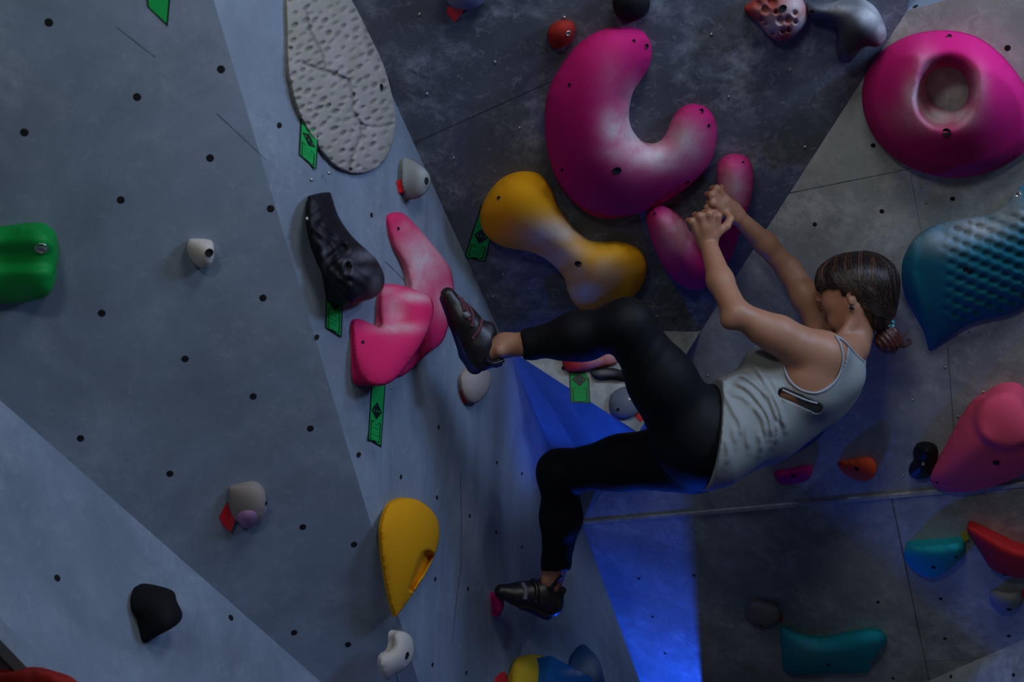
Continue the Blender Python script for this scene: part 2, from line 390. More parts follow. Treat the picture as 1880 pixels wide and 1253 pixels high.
SCREWS = {'D': [(909, 114), (954, 235), (784, 172), (833, 290), (770, 26), (1306, 63), (1451, 128), (1230, 235), (924, 503), (1206, 580), (1338, 178), (1478, 270), (1036, 32), (905, 545)],
          'R': [(1299, 690), (1555, 750), (1675, 735), (1690, 345), (1700, 373), (1780, 610), (1735, 675), (1513, 900), (1759, 765), (1658, 874), (1805, 720)],
          'B': [(604, 318), (572, 330)], 'C': [(717, 713)], 'H': [(1592, 1024), (1540, 1068), (1755, 1181), (1120, 975)]}
for w, ps in SCREWS.items():
    for (x, y) in ps: disc('screw', w, x, y, 0.0042, WALL[w], M['steel'], h=.001, dome=.002, n=10)
# ------------------------------------------------------------------ holds
def poisson(n, ei, ej, fixed):
    deg = np.bincount(ei, minlength=n) + np.bincount(ej, minlength=n)
    free = ~fixed
    def A(x):
        x = np.where(free, x, 0)
        y = deg * x - np.bincount(ei, weights=x[ej], minlength=n) - np.bincount(ej, weights=x[ei], minlength=n)
        return np.where(free, y, 0)
    x = np.zeros(n); r = np.where(free, 1.0, 0.0); p = r.copy(); rs = r @ r
    for _ in range(500):
        Ap = A(p); al = rs / (p @ Ap + 1e-20); x += al * p; r -= al * Ap; rn = r @ r
        if rn < 1e-6: break
        p = r + rn / rs * p; rs = rn
    return x
def blobs(px, spec):
    out = np.zeros(len(px))
    for (x, y, rx, ry, s) in spec:
        out = np.maximum(out, s * np.exp(-(((px[:, 0] - x) / rx) ** 2 + ((px[:, 1] - y) / ry) ** 2)))
    return np.clip(out, 0, 1)
class Hold: pass
def hold(name, pl, outline, H, mat, label=None, cat='climbing hold', res=26, p=0.5, edge=0.006, fn=None, chalk=(), chalkfn=None, hole=None,
         bolts=(), sharp=False, parent=None, group=None, n=6, hedge=None, smooth=True):
    """A moulded hold: traced outline mounted on wall plane pl, inflated to height H (m).
       fn(px, h, u) may reshape heights; sides drop square to the wall."""
    ol = np.asarray(outline, float) if sharp else catmull(outline, n)
    if sharp:
        q = []
        for i in range(len(ol)):
            a, b = ol[i], ol[(i + 1) % len(ol)]
            k = max(1, int(np.linalg.norm(b - a) / (np.ptp(ol, axis=0).max() / res)))
            q += [a + (b - a) * t / k for t in range(k)]
        ol = np.array(q)
    loops = [ol]
    if hole is not None: loops.append(catmull(hole, n))
    size = np.ptp(ol, axis=0).max(); s = size / res
    def uniform(lp):
        d = np.linalg.norm(np.roll(lp, -1, axis=0) - lp, axis=1); c = np.concatenate([[0], np.cumsum(d)]); k = max(8, int(c[-1] / (s * .85)))
        t = np.arange(k) * c[-1] / k; q = np.concatenate([lp, lp[:1]])
        return np.stack([np.interp(t, c, q[:, 0]), np.interp(t, c, q[:, 1])], 1)
    loops = [uniform(lp) for lp in loops]; ol = loops[0]
    rings = []
    for li, lp in enumerate(loops):
        tg = np.roll(lp, -1, axis=0) - np.roll(lp, 1, axis=0); tg /= np.linalg.norm(tg, axis=1)[:, None] + 1e-9
        nr = np.stack([-tg[:, 1], tg[:, 0]], 1)
        area = np.sum(lp[:, 0] * np.roll(lp[:, 1], -1) - np.roll(lp[:, 0], -1) * lp[:, 1])
        if (area < 0) != (li == 1): nr = -nr
        rg = lp + nr * s * .40
        dd = np.concatenate([np.min(np.linalg.norm(rg[:, None] - q[None], axis=2), axis=1)[:, None] for q in loops], 1).min(1)
        rings.append(rg[dd > s * .32])
    rings = np.concatenate(rings)
    okr = inside(ol, rings)
    if hole is not None: okr &= ~inside(loops[1], rings)
    rings = rings[okr]
    x0, y0 = ol.min(0); x1, y1 = ol.max(0)
    g = []
    yy = y0; r = 0
    while yy < y1:
        xx = x0 + (s / 2 if r % 2 else 0)
        while xx < x1: g.append((xx, yy)); xx += s
        yy += s * .866; r += 1
    g = np.array(g)
    ok = inside(ol, g)
    if hole is not None: ok &= ~inside(loops[1], g)
    allb = np.concatenate(loops)
    g = g[ok]
    dm = np.concatenate([np.min(np.linalg.norm(c_[:, None, :] - allb[None], axis=2), axis=1) for c_ in np.array_split(g, max(1, len(g) // 2000))])
    # distance to boundary segments, roughly
    g = np.concatenate([rings, g[dm > s * .95]])
    pts = [Vector(q) for q in np.concatenate([allb, g])]
    ed = []; o = 0
    for lp in loops:
        ed += [(o + i, o + (i + 1) % len(lp)) for i in range(len(lp))]; o += len(lp)
    rv, re_, rf, *_ = delaunay_2d_cdt(pts, ed, [], 0, 1e-4)
    rv = np.array([tuple(v) for v in rv]); tri = np.array([f for f in rf])
    cen = rv[tri].mean(1); ok = inside(ol, cen)
    if hole is not None: ok &= ~inside(loops[1], cen)
    tri = tri[ok]
    # orient
    a, b, c = rv[tri[:, 0]], rv[tri[:, 1]], rv[tri[:, 2]]
    cr = (b[:, 0] - a[:, 0]) * (c[:, 1] - a[:, 1]) - (b[:, 1] - a[:, 1]) * (c[:, 0] - a[:, 0])
    tri[cr > 0] = tri[cr > 0][:, ::-1]
    E = {}
    for t in tri:
        for k in range(3):
            e = (t[k], t[(k + 1) % 3]); E[e] = 1
    bnd = [e for e in E if (e[1], e[0]) not in E]
    nv = len(rv); fixed = np.zeros(nv, bool); fixed[[e[0] for e in bnd]] = True; fixed[[e[1] for e in bnd]] = True
    used = np.zeros(nv, bool); used[tri.ravel()] = True; fixed |= ~used
    und = np.array([e for e in E if e[0] < e[1] or (e[1], e[0]) not in E])
    u = poisson(nv, und[:, 0], und[:, 1], fixed); um = u.max() or 1
    un = np.clip(u / um, 0, 1)
    h = edge + H * un ** p
    if fn: h = fn(rv, h, un)
    h = np.maximum(h, 0.002)
    V = [on(pl, q[0], q[1], hh) for q, hh in zip(rv, h)]
    nn = normal(pl); ck = blobs(rv, chalk) if chalkfn is None else chalkfn(rv)
    Fc = [tuple(t) for t in tri]
    bi = {}; base_h = {}
    for e in bnd:
        for k in e:
            if k not in bi:
                bi[k] = len(V); V.append(V[k] - nn * (h[k] - 0.0005)); ck = np.append(ck, ck[k])
    for a_, b_ in bnd: Fc.append((a_, bi[a_], bi[b_], b_))
    cen_px = ol.mean(0)
    o = mk(name, V, Fc, M[mat] if isinstance(mat, str) else mat, parent, smooth=smooth, attr=ck, origin=on(pl, *cen_px) if parent is None else None)
    if label: tag(o, label, cat, group)
    info = (rv, np.array(V[:nv]), used, nn)
    for bt in bolts:
        add_bolt(o, info, *bt)
    o_info[o.name] = info
    return o
o_info = {}
def add_bolt(o, info, x, y, r=0.006, kind='hole'):
    rv, V, used, nn = info
    d = np.linalg.norm(rv - (x, y), axis=1); d[~used] = 1e9
    ks = np.argsort(d)[:6]; w = 1 / (d[ks] + .5); w /= w.sum()
    c = (V[ks] * w[:, None]).sum(0)
    # local normal from neighbours
    Q = V[ks] - V[ks].mean(0); _, _, vt = np.linalg.svd(Q); n2 = vt[2]
    if n2 @ (np.array([0, 0, CAMZ]) - c) < 0: n2 = -n2
    n2 = n2 * .7 + nn * .5; n2 /= np.linalg.norm(n2)
    s = np.cross(n2, [0.1, 0, 1.0]); s /= np.linalg.norm(s); t = np.cross(n2, s); N = 14
    def ring(rr, hh): return [c + (s * math.cos(2 * math.pi * i / N) + t * math.sin(2 * math.pi * i / N)) * rr + n2 * hh for i in range(N)]
    R_ = [ring(r * 1.25, .0005), ring(r * 1.15, .0022), ring(r, .0022), ring(r * .95, .0008)]
    V2 = sum(R_, []) + [c + n2 * .0008]; Fc = []
    for k in range(3):
        for i in range(N):
            j = (i + 1) % N; Fc.append((k * N + i, k * N + j, (k + 1) * N + j, (k + 1) * N + i))
    for i in range(N): Fc.append((3 * N + i, 3 * N + (i + 1) % N, 4 * N))
    mk('bolt_hole' if kind == 'hole' else 'bolt', V2, Fc, M['hole'] if kind == 'hole' else M['steel'], o)
def ss(x, a, b):
    t = np.clip((x - a) / (b - a), 0, 1); return t * t * (3 - 2 * t)
def pdist(rv, line):
    L = np.asarray(line, float); d = np.full(len(rv), 1e9)
    for a, b in zip(L[:-1], L[1:]):
        ab = b - a; t = np.clip(((rv - a) @ ab) / (ab @ ab), 0, 1)
        d = np.minimum(d, np.linalg.norm(rv - a - t[:, None] * ab, axis=1))
    return d
# ---- magenta crescent on the overhang
hold('crescent_hold', 'D', [(1150, 52), (1178, 58), (1195, 82), (1194, 115), (1178, 145), (1162, 170), (1155, 205), (1160, 238), (1180, 262),
     (1205, 265), (1222, 250), (1232, 225), (1248, 202), (1272, 193), (1300, 202), (1315, 228), (1314, 265), (1300, 305), (1262, 345), (1215, 375),
     (1165, 394), (1110, 401), (1068, 385), (1030, 345), (1008, 290), (1000, 225), (1008, 165), (1035, 115), (1065, 80), (1105, 57)],
     0.11, 'magenta', 'huge magenta crescent shaped hold with chalky inner curve on the dark overhang', res=46, p=.6,
     chalk=[(1165, 245, 38, 60, .9), (1130, 235, 28, 40, .7), (1205, 285, 60, 28, .95), (1255, 262, 36, 34, .75), (1160, 190, 20, 40, .5), (1140, 275, 38, 28, .5), (1125, 160, 30, 60, .12)],
     bolts=[(1132, 313, .010), (1046, 155, .004), (1163, 75, .004), (1187, 86, .006), (1287, 205, .006), (1301, 231, .004), (1032, 312, .004), (1262, 333, .004)])
# ---- donut
def donut(rv, h, u):
    # outer slope rises from the rim to a crown ring around the opening
    c = np.array((1735, 178)); d = np.linalg.norm((rv - c) / (1.0, 1.05), axis=1)
    e = ss(d, 34, 60)
    out = np.clip((168 - d) / 112, 0, 1.15)
    hh = 0.006 + 0.16 * np.minimum(1, np.clip(u * 2.2, 0, 1) ** .55) * (0.35 + 0.65 * ss(out, 0, 1.0))
    return hh * (0.25 + 0.75 * e)
hold('ring_hold', 'R', [(1735, 57), (1790, 68), (1830, 95), (1862, 130), (1890, 175), (1900, 225), (1885, 275), (1835, 308), (1785, 324), (1735, 326), (1680, 312),
     (1630, 280), (1598, 240), (1583, 190), (1588, 140), (1615, 98), (1670, 66)], 0.16, 'magenta',
     'huge magenta ring shaped hold with a round opening on the upper right wall', res=52, fn=donut,
     hole=[(1738, 124), (1762, 130), (1777, 155), (1776, 182), (1760, 201), (1738, 203), (1712, 190), (1699, 165), (1703, 140), (1718, 128)],
     chalk=[(1690, 178, 26, 34, .85), (1720, 212, 40, 20, .95), (1765, 210, 30, 22, .75), (1790, 170, 20, 40, .4), (1690, 215, 50, 30, .35), (1700, 120, 20, 30, .3)],
     bolts=[(1738, 244, .009), (1743, 67, .005)])
# ---- yellow bone
hold('bone_hold', 'D', [(960, 317), (990, 322), (1010, 345), (1025, 380), (1045, 410), (1075, 440), (1100, 447), (1140, 447), (1170, 458), (1187, 482), (1183, 515), (1162, 545),
     (1120, 565), (1080, 574), (1055, 560), (1042, 535), (1035, 510), (1010, 482), (975, 463), (930, 455), (900, 440), (883, 415), (884, 382), (905, 345), (930, 325)],
     0.10, 'yellow', 'yellow bone shaped hold with white chalk across its waist on the dark overhang', res=44, p=.55,
     chalk=[(1010, 430, 48, 26, .95), (1030, 470, 40, 26, .8), (1075, 535, 32, 22, .95), (1110, 500, 30, 24, .45), (975, 430, 26, 18, .5), (1060, 500, 26, 26, .5)],
     bolts=[(1061, 483, .009), (916, 363, .005)])
# ---- V shaped pinch the climber holds
def vfn(rv, h, u):
    d1 = pdist(rv, [(1212, 405), (1240, 460), (1272, 500)]); d2 = pdist(rv, [(1350, 315), (1335, 400), (1300, 480), (1278, 505)])
    return h * (1 - .35 * np.exp(-(((rv[:, 0] - 1290) / 22) ** 2 + ((rv[:, 1] - 455) / 40) ** 2)))
hold('forked_hold', 'D', [(1187, 408), (1192, 388), (1210, 378), (1232, 384), (1262, 412), (1290, 445), (1308, 420), (1316, 370), (1316, 312), (1328, 291), (1350, 285), (1373, 292), (1383, 318),
     (1379, 365), (1358, 430), (1335, 488), (1305, 522), (1276, 533), (1248, 522), (1222, 498), (1200, 452)],
     0.105, 'magenta', 'pink forked hold on the dark overhang that both hands grip', res=44, p=.5, fn=vfn,
     chalk=[(1245, 430, 32, 34, .55), (1345, 345, 26, 36, .6), (1225, 405, 16, 14, .4)],
     bolts=[(1202, 394, .004), (1363, 298, .0035)])
# ---- pink hold under the raised foot, on the receding left wall (two lobes, one moulding)
PKM = M['pink']
pinkroot = empty('pink_winged_hold', on('C', 740, 600), 'pink two winged hold on the left wall under the raised shoe', 'climbing hold')
def wing(rv, h, u): return h + 0.02 * ss(rv[:, 0], 720, 820)
hold('back_lobe', 'C', [(712, 402), (722, 391), (740, 392), (762, 412), (795, 450), (822, 485), (832, 515), (834, 560), (826, 590), (812, 628), (785, 650), (740, 690), (715, 680),
     (730, 620), (752, 560), (752, 520), (742, 485), (722, 450)], 0.020, 'pink', res=34, p=.5, fn=wing, parent=pinkroot,
     chalk=[(775, 475, 45, 50, .75), (760, 520, 30, 40, .6), (745, 420, 14, 14, .3), (815, 550, 18, 30, .6)], bolts=[(730, 419, .004)])
def front(rv, h, u):
    ramp_ = ss(rv[:, 0] + (rv[:, 1] - 600) * .45, 660, 812)
    return 0.008 + 0.095 * ramp_ + 0.028 * u ** .5 - .018 * np.exp(-(((rv[:, 0] - 735) / 30) ** 2 + ((rv[:, 1] - 585) / 28) ** 2))
hold('front_lobe', 'C', [(648, 600), (650, 589), (660, 586), (680, 594), (699, 600), (698, 565), (700, 530), (712, 522), (740, 525), (775, 538), (792, 550), (796, 570), (790, 597), (775, 630), (752, 665),
     (725, 697), (700, 709), (680, 706), (662, 690), (651, 655)], 0.03, 'pink', res=36, fn=front, parent=pinkroot,
     chalk=[(722, 570, 20, 34, .45), (730, 602, 40, 10, .6), (765, 545, 40, 10, .6), (710, 535, 18, 10, .35)], bolts=[(666, 629, .004)])
# ---- big beige fissured hold
PITS = []
_r = np.random.default_rng(4)
for _ in range(4000):
    _x, _y = _r.uniform(530, 725), _r.uniform(-60, 316)
    if all(math.hypot((_x - q[0]) / 1.15, _y - q[1]) > 13.5 for q in PITS):
        PITS.append((_x, _y, _r.uniform(4.2, 7.8), _r.uniform(2.8, 4.6), _r.uniform(.35, 1.0), _r.uniform(-.8, -.3)))
def beige_pits(rv):
    pit = np.zeros(len(rv))
    for x, y, rx, ry, a, th in PITS:
        dx, dy = rv[:, 0] - x, rv[:, 1] - y; ca, sa = math.cos(th), math.sin(th)
        q = ((dx * ca + dy * sa) / rx) ** 2 + ((-dx * sa + dy * ca) / ry) ** 2
        pit = np.maximum(pit, a * np.exp(-q * q * .8))
    return pit
def beige_unshaded(rv):
    cr = np.exp(-(pdist(rv, [(562, 20), (570, 60), (585, 85), (594, 105), (597, 125)]) / 3) ** 2) + np.exp(-(pdist(rv, [(558, 117), (585, 127), (612, 136), (640, 147), (648, 175), (648, 205), (662, 228), (663, 250), (652, 275), (643, 300), (643, 315)]) / 3) ** 2)
    return np.clip(1 - .75 * beige_pits(rv) - .6 * cr, 0, 1)  # lower where pits and cracks are shaded by colour
def beige(rv, h, u):
    main = [(562, 20), (570, 60), (585, 85), (594, 105), (597, 125)]
    m2 = [(558, 117), (585, 127), (612, 136), (640, 147), (648, 175), (648, 205), (662, 228), (663, 250), (652, 275), (643, 300), (643, 315)]
    m3 = [(660, 228), (690, 236), (712, 230), (724, 228)]
    jig = 1.5 * np.sin(rv[:, 1] * .35) + np.sin(rv[:, 0] * .5)
    g = np.exp(-(pdist(rv + jig[:, None] * .5, main) / 3.0) ** 2) * .6 + np.exp(-(pdist(rv + jig[:, None] * .5, m2) / 3.6) ** 2) + .6 * np.exp(-(pdist(rv, m3) / 2.5) ** 2)
    pit = beige_pits(rv); ed = np.clip(u * 12, 0, 1)
    return h + .004 * ss(rv[:, 0], 540, 720) - .006 * g * ed - .0065 * pit * ed
hold('fissured_hold', 'C', [(529, -30), (527, 60), (530, 130), (545, 195), (572, 250), (608, 298), (640, 316), (665, 318), (692, 308), (712, 285), (724, 250), (727, 215), (719, 170),
     (703, 115), (683, 72), (662, 30), (640, -10), (610, -60), (565, -75)], 0.020, 'fissured', 'large pale beige oval hold with cracks and pits at the top of the left wall',
     res=170, p=.42, fn=beige, chalkfn=beige_unshaded, bolts=[(700, 160, .007)])
# ---- long black hold
def blk(rv, h, u):
    k = pdist(rv, [(580, 380), (600, 430), (640, 480), (665, 520)])
    bmp = .006 * np.sin(rv[:, 0] * .22 + 2 * np.sin(rv[:, 1] * .08)) * np.sin(rv[:, 1] * .17) * u
    rid = .010 * np.exp(-((np.hypot((rv[:, 0] - 638) / 9, (rv[:, 1] - 492) / 16) - 1) / .3) ** 2) - .012 * np.exp(-(((rv[:, 0] - 629) / 8) ** 2 + ((rv[:, 1] - 456) / 7) ** 2))
    return h + bmp + rid + .055 * ss(rv[:, 0] + .35 * (rv[:, 1] - 450), 600, 700)
hold('long_black_hold', 'C', [(568, 365), (572, 359), (604, 353), (610, 364), (622, 398), (645, 432), (672, 458), (692, 478), (705, 505), (704, 528), (690, 545), (665, 554), (640, 558),
     (618, 540), (600, 512), (580, 470), (568, 430), (565, 390)], 0.045, 'black', 'long black bulbous hold above a green tag on the left wall', res=48, p=.5, fn=blk,
     chalk=[(670, 470, 22, 10, .6), (660, 500, 34, 9, .35), (637, 480, 14, 5, .5), (595, 470, 4, 30, .4), (690, 520, 10, 20, .4)], bolts=[(629, 456, .010), (567, 401, .005, 'bolt')])
# ---- grey hold on the edge with red tag
def greye(rv, h, u): return h + .055 * ss(rv[:, 0], 738, 790)
hold('grey_knob_hold', 'C', [(737, 310), (739, 292), (748, 290), (765, 298), (782, 312), (791, 328), (788, 345), (775, 360), (760, 366), (748, 362), (738, 342)], 0.022, 'greyh',
     'small grey rounded hold with one bolt hole at the overhang edge', res=22, fn=greye, bolts=[(783, 333, .008)], chalk=[(780, 315, 10, 10, .4)])
# ---- yellow teardrop with slot
def tear(rv, h, u):
    g = pdist(rv, [(785, 1024), (775, 1044), (763, 1066), (755, 1082)]); w = 10.5 - 7 * ss(rv[:, 1], 1020, 1085)
    return h + .035 * ss(rv[:, 0], 705, 800) - .034 * np.exp(-(g / w) ** 4) * np.clip(u * 6, 0, 1)
hold('teardrop_hold', 'C', [(745, 915), (770, 920), (792, 937), (805, 960), (806, 990), (798, 1020), (778, 1060), (752, 1100), (730, 1130), (726, 1131), (715, 1100), (705, 1050), (699, 1000), (700, 960), (715, 925)],
     0.035, 'yellow', 'yellow teardrop shaped hold with a slot, low on the left wall', res=80, fn=tear)
# ---- cream holds
def bean(rv, h, u): return h + .03 * ss(rv[:, 0], 700, 755)
hold('cream_bean_hold', 'C', [(722, 1168), (728, 1161), (740, 1160), (755, 1170), (760, 1190), (757, 1212), (742, 1230), (722, 1242), (714, 1250), (704, 1242), (697, 1220), (700, 1203), (716, 1194), (722, 1182)],
     0.028, 'cream', 'cream bean shaped hold below the yellow teardrop hold', res=26, fn=bean, bolts=[(747, 1204, .008)])
def sh(a, b, k): return lambda rv, h, u: h + k * ss(rv[:, 0], a, b)
hold('cream_crimp_hold', 'A', [(343, 460), (346, 442), (360, 441), (378, 445), (391, 452), (392, 475), (383, 490), (368, 493), (352, 480)], 0.030, 'cream',
     'tiny cream hold with dark bolt hole high on the left wall', res=18, fn=sh(345, 390, .02), bolts=[(384, 464, .008)])
hold('pocket_hold', 'A', [(420, 905), (425, 895), (462, 891), (484, 905), (488, 930), (478, 955), (455, 970), (440, 962), (425, 945)], 0.030, 'brown',
     'small grey brown hold with purple lower half beside a red tag', res=20, fn=sh(420, 485, .02), bolts=[(486, 925, .005)])
hold('purple_jug', 'A', [(432, 940), (450, 928), (480, 922), (489, 935), (478, 957), (455, 971), (440, 963)], 0.045, 'lilac', None, res=16, parent=bpy.data.objects['pocket_hold'])
# ---- green jug at the left edge
def jug(rv, h, u): return h + .05 * ss(rv[:, 0], 0, 95) - .02 * ss(rv[:, 1], 505, 480) * ss(rv[:, 1], 440, 470)
hold('green_jug_hold', 'A', [(-50, 425), (-10, 418), (35, 416), (72, 422), (96, 443), (104, 475), (98, 505), (97, 528), (85, 545), (50, 555), (10, 557), (-40, 560), (-75, 500)],
     0.06, 'green', 'big green rounded jug hold cut by the left edge', res=34, fn=jug, bolts=[(76, 456, .011, 'bolt')])
def knob(rv, h, u): return h + .075 * ss(rv[:, 0], 235, 330)
hold('black_pinch_hold', 'L', [(243, 1100), (250, 1080), (262, 1072), (290, 1076), (318, 1086), (325, 1105), (335, 1128), (328, 1145), (305, 1160), (290, 1162), (275, 1150), (262, 1132), (247, 1120)],
     0.035, 'blackmat', 'black block hold casting a shadow on the lower left wall', res=24, fn=knob)
hold('dark_red_hold', 'L3', [(-30, 1240), (20, 1233), (60, 1229), (95, 1236), (135, 1253), (150, 1290), (60, 1320), (-40, 1300)], 0.05, 'darkred',
     'dark red hold just showing at the bottom left corner', res=24)
# ---- hold under the raised shoe
hold('pale_wedge_hold', 'C', [(845, 700), (850, 682), (868, 672), (890, 676), (902, 690), (898, 715), (880, 738), (862, 740), (850, 725)], 0.022, 'brown',
     'pale streaked wedge hold on the left wall beneath the raised shoe', res=20, fn=sh(845, 900, .03), chalk=[(870, 700, 30, 30, .25)])
hold('magenta_foothold', 'C', [(903, 1095), (906, 1088), (916, 1090), (924, 1100), (925, 1116), (915, 1133), (908, 1125)], 0.02, 'magenta', 'tiny bright magenta foothold under the lower shoe', res=12, fn=sh(903, 925, .03))
# ---- bottom centre
hold('mustard_hold', 'C2', [(938, 1235), (945, 1212), (965, 1203), (990, 1203), (1007, 1215), (1008, 1245), (1004, 1275), (950, 1290), (936, 1262)], 0.07, 'mustard', 'mustard yellow rounded hold at the bottom centre', res=22,
     chalk=[(1004, 1245, 4, 14, .7)])
hold('red_stub_hold', 'C2', [(903, 1238), (910, 1232), (926, 1233), (932, 1245), (932, 1275), (905, 1280)], 0.03, 'red', 'small red hold at the bottom edge left of the mustard hold', res=12)
hold('blue_volume', 'C2', [(1010, 1204), (1045, 1222), (1118, 1262), (1135, 1290), (1000, 1290), (1004, 1240)], 0.05, 'blue', 'blue wedge volume beside the mustard hold at the bottom', res=20, sharp=True, smooth=False,
     fn=lambda rv, h, u: .006 + .10 * ss(1120 - rv[:, 0] , 0, 110), chalk=[(1060, 1235, 20, 4, .5)])
hold('dark_teal_shading', 'C2', [(1066, 1185), (1082, 1192), (1100, 1215), (1112, 1258), (1120, 1290), (1070, 1290), (1045, 1222)], 0.02, 'deepblue', 'dark teal chalky patch for the shading behind the blue wedge', res=16, chalk=[(1085, 1225, 20, 22, .4)])  # raised patch that stands in for teal shading
# ---- top row
hold('grey_ball_hold', 'D', [(818, -20), (822, 5), (835, 15), (855, 18), (875, 14), (890, 0), (892, -25), (860, -50), (830, -45)], 0.05, 'greyblue', 'lilac grey round hold cut by the top edge', res=18)
hold('oval_red_hold', 'D', [(1005, 65), (1012, 48), (1030, 39), (1050, 41), (1057, 54), (1050, 75), (1030, 88), (1012, 86)], 0.035, 'darkred', 'small dark red oval hold with steel bolt', res=20, bolts=[(1043, 61, .006, 'bolt')])
hold('round_black_hold', 'D', [(1125, 8), (1132, -15), (1160, -25), (1188, -12), (1193, 12), (1180, 32), (1155, 40), (1134, 30)], 0.05, 'blackmat', 'round black hold at the top edge above the crescent', res=20)
def sponge(rv, h, u):
    for (x, y, r) in ((1405, 18, 9), (1417, 4, 10), (1407, 44, 5), (1432, 38, 8), (1446, 36, 9), (1459, 24, 6), (1437, 57, 6), (1425, 22, 5), (1400, 36, 6), (1392, 8, 8), (1420, 60, 6), (1447, 55, 5), (1460, 40, 5)):
        d = np.hypot(rv[:, 0] - x, rv[:, 1] - y); h = h - .012 * np.exp(-(d / (r * .85)) ** 4) * np.clip(u * 6, 0, 1)
    return h
hold('pitted_red_hold', 'D', [(1367, 18), (1385, 2), (1410, -22), (1445, -25), (1468, -8), (1480, 15), (1482, 38), (1468, 58), (1445, 74), (1425, 74), (1408, 62), (1392, 42)], 0.06, 'darkred',
     'red pitted sponge-like hold with chalk at the top right of the overhang', res=70, p=.45, fn=sponge, chalk=[(1455, 15, 26, 26, .8), (1420, 45, 24, 22, .75), (1470, 45, 18, 28, .85), (1400, 15, 18, 18, .3)], bolts=[(1437, 15, .008)])
hk = hold('hook_hold', 'D', [(1482, 10), (1490, 6), (1525, 10), (1555, 5), (1590, 12), (1615, 30), (1627, 55), (1624, 75), (1610, 86), (1592, 85), (1578, 92), (1568, 108), (1555, 116), (1540, 110),
     (1536, 90), (1538, 65), (1530, 40), (1500, 35), (1484, 30)], 0.085, 'slate', 'dark grey blue curved hook hold at the top right', res=40, p=.5,
     fn=lambda rv, h, u: h + .03 * ss(rv[:, 0], 1500, 1600), chalk=[(1600, 30, 26, 24, .6), (1618, 60, 12, 24, .7), (1545, 15, 30, 10, .4)], bolts=[(1491, 22, .005)])
# ---- scaly teal
def scaly(rv, h, u):
    x, y = rv[:, 0], rv[:, 1]
    dx, dy = x - 1700, y - 560
    a = dx * .87 - dy * .5; b = dx * .5 + dy * .87     # rows run up to the right
    row = np.floor(b / 17.0); aa = a + (row % 2) * 13
    ca = (aa / 26.0 - np.floor(aa / 26.0) - .5) * 26; cb = (b / 17.0 - row - .5) * 17
    th = .75; q1 = ca * math.cos(th) + cb * math.sin(th); q2 = -ca * math.sin(th) + cb * math.cos(th)
    pit = np.exp(-((q1 / 8.5) ** 2 + (q2 / 5.0) ** 2))
    mask = ss(x + (y - 450) * -.05, 1715, 1760) * ss(y - (2010 - x) * .18 - 350, 0, 30) * np.clip(u * 4, 0, 1)
    crest = .022 * np.exp(-(pdist(rv, [(1675, 420), (1670, 500), (1690, 560), (1700, 620)]) / 14) ** 2)
    saddle = -.02 * np.exp(-(pdist(rv, [(1735, 420), (1790, 425), (1840, 400)]) / 22) ** 2)
    return h + crest * u ** .3 + saddle - .011 * pit * mask
hold('scaly_teal_hold', 'R', [(1655, 500), (1660, 470), (1680, 438), (1715, 415), (1760, 405), (1810, 395), (1845, 378), (1865, 352), (1885, 345), (1960, 380), (1975, 470), (1940, 530), (1885, 560),
     (1850, 578), (1805, 587), (1770, 600), (1735, 625), (1708, 643), (1702, 632), (1695, 608), (1672, 565), (1658, 530)], 0.085, 'teal',
     'big teal winged hold covered in scale-like pits on the right wall', res=110, p=.5, fn=scaly, n=5,
     chalk=[(1790, 415, 60, 24, .8), (1850, 390, 40, 26, .75), (1730, 440, 50, 24, .45), (1865, 360, 10, 14, .6)], bolts=[(1776, 496, .009), (1870, 358, .006, 'bolt')])
# ---- salmon pinch
def salmon(rv, h, u):
    x, y = rv[:, 0], rv[:, 1]
    el = np.hypot((x - 1850) / 60, (y - 770) / 55)
    pod = 1 / (1 + np.exp((el - 1) * 22))
    return h * (1 - .25 * pod) + .050 * pod + .02 * np.exp(-(pdist(rv, [(1715, 885), (1790, 815)]) / 30) ** 2) * u ** .5
hold('stepped_pink_hold', 'R', [(1707, 880), (1712, 862), (1735, 820), (1765, 765), (1790, 733), (1820, 724), (1850, 718), (1872, 730), (1895, 760), (1930, 800), (1930, 850), (1885, 868), (1850, 884),
     (1800, 900), (1755, 904), (1722, 899)], 0.10, 'salmon', 'salmon pink hold with a round raised pad at the right edge', res=60, p=.5, fn=salmon, bolts=[(1829, 849, .008), (1721, 886, .004)])
def peanut(rv, h, u): return h + .012 * np.exp(-(np.hypot(rv[:, 0] - 1700, rv[:, 1] - 830) / 12) ** 2) + .012 * np.exp(-(np.hypot(rv[:, 0] - 1690, rv[:, 1] - 862) / 13) ** 2)
hold('glossy_black_hold', 'R', [(1676, 830), (1683, 817), (1700, 814), (1716, 819), (1722, 832), (1718, 850), (1712, 868), (1700, 879), (1682, 880), (1669, 870), (1670, 855), (1677, 845)], 0.045,
     'black', 'small glossy black knobbly hold left of the salmon pink hold', res=26, fn=peanut, bolts=[(1695, 852, .004, 'bolt')])
hold('orange_hold', 'R', [(1538, 850), (1560, 846), (1590, 841), (1604, 848), (1608, 862), (1602, 878), (1585, 884), (1562, 878), (1545, 866)], 0.035, 'orange', 'orange red teardrop hold below the climber on the right wall', res=24, bolts=[(1573, 861, .006)])
hold('dim_magenta_hold', 'R', [(1422, 868), (1450, 862), (1486, 856), (1490, 868), (1482, 882), (1450, 890), (1430, 888)], 0.03, 'magenta', 'magenta slot hold in shadow left of the orange hold', res=20, bolts=[(1457, 874, .006)])
hold('navy_hold', 'R', [(1405, 800), (1420, 770), (1450, 748), (1490, 738), (1518, 744), (1527, 760), (1520, 785), (1495, 812), (1460, 832), (1425, 838), (1405, 825)], 0.07, 'deepblue',
     'dark blue rounded hold hidden behind the climber torso', res=28, chalk=[(1512, 748, 16, 8, .6)], bolts=[(1515, 760, .005)])
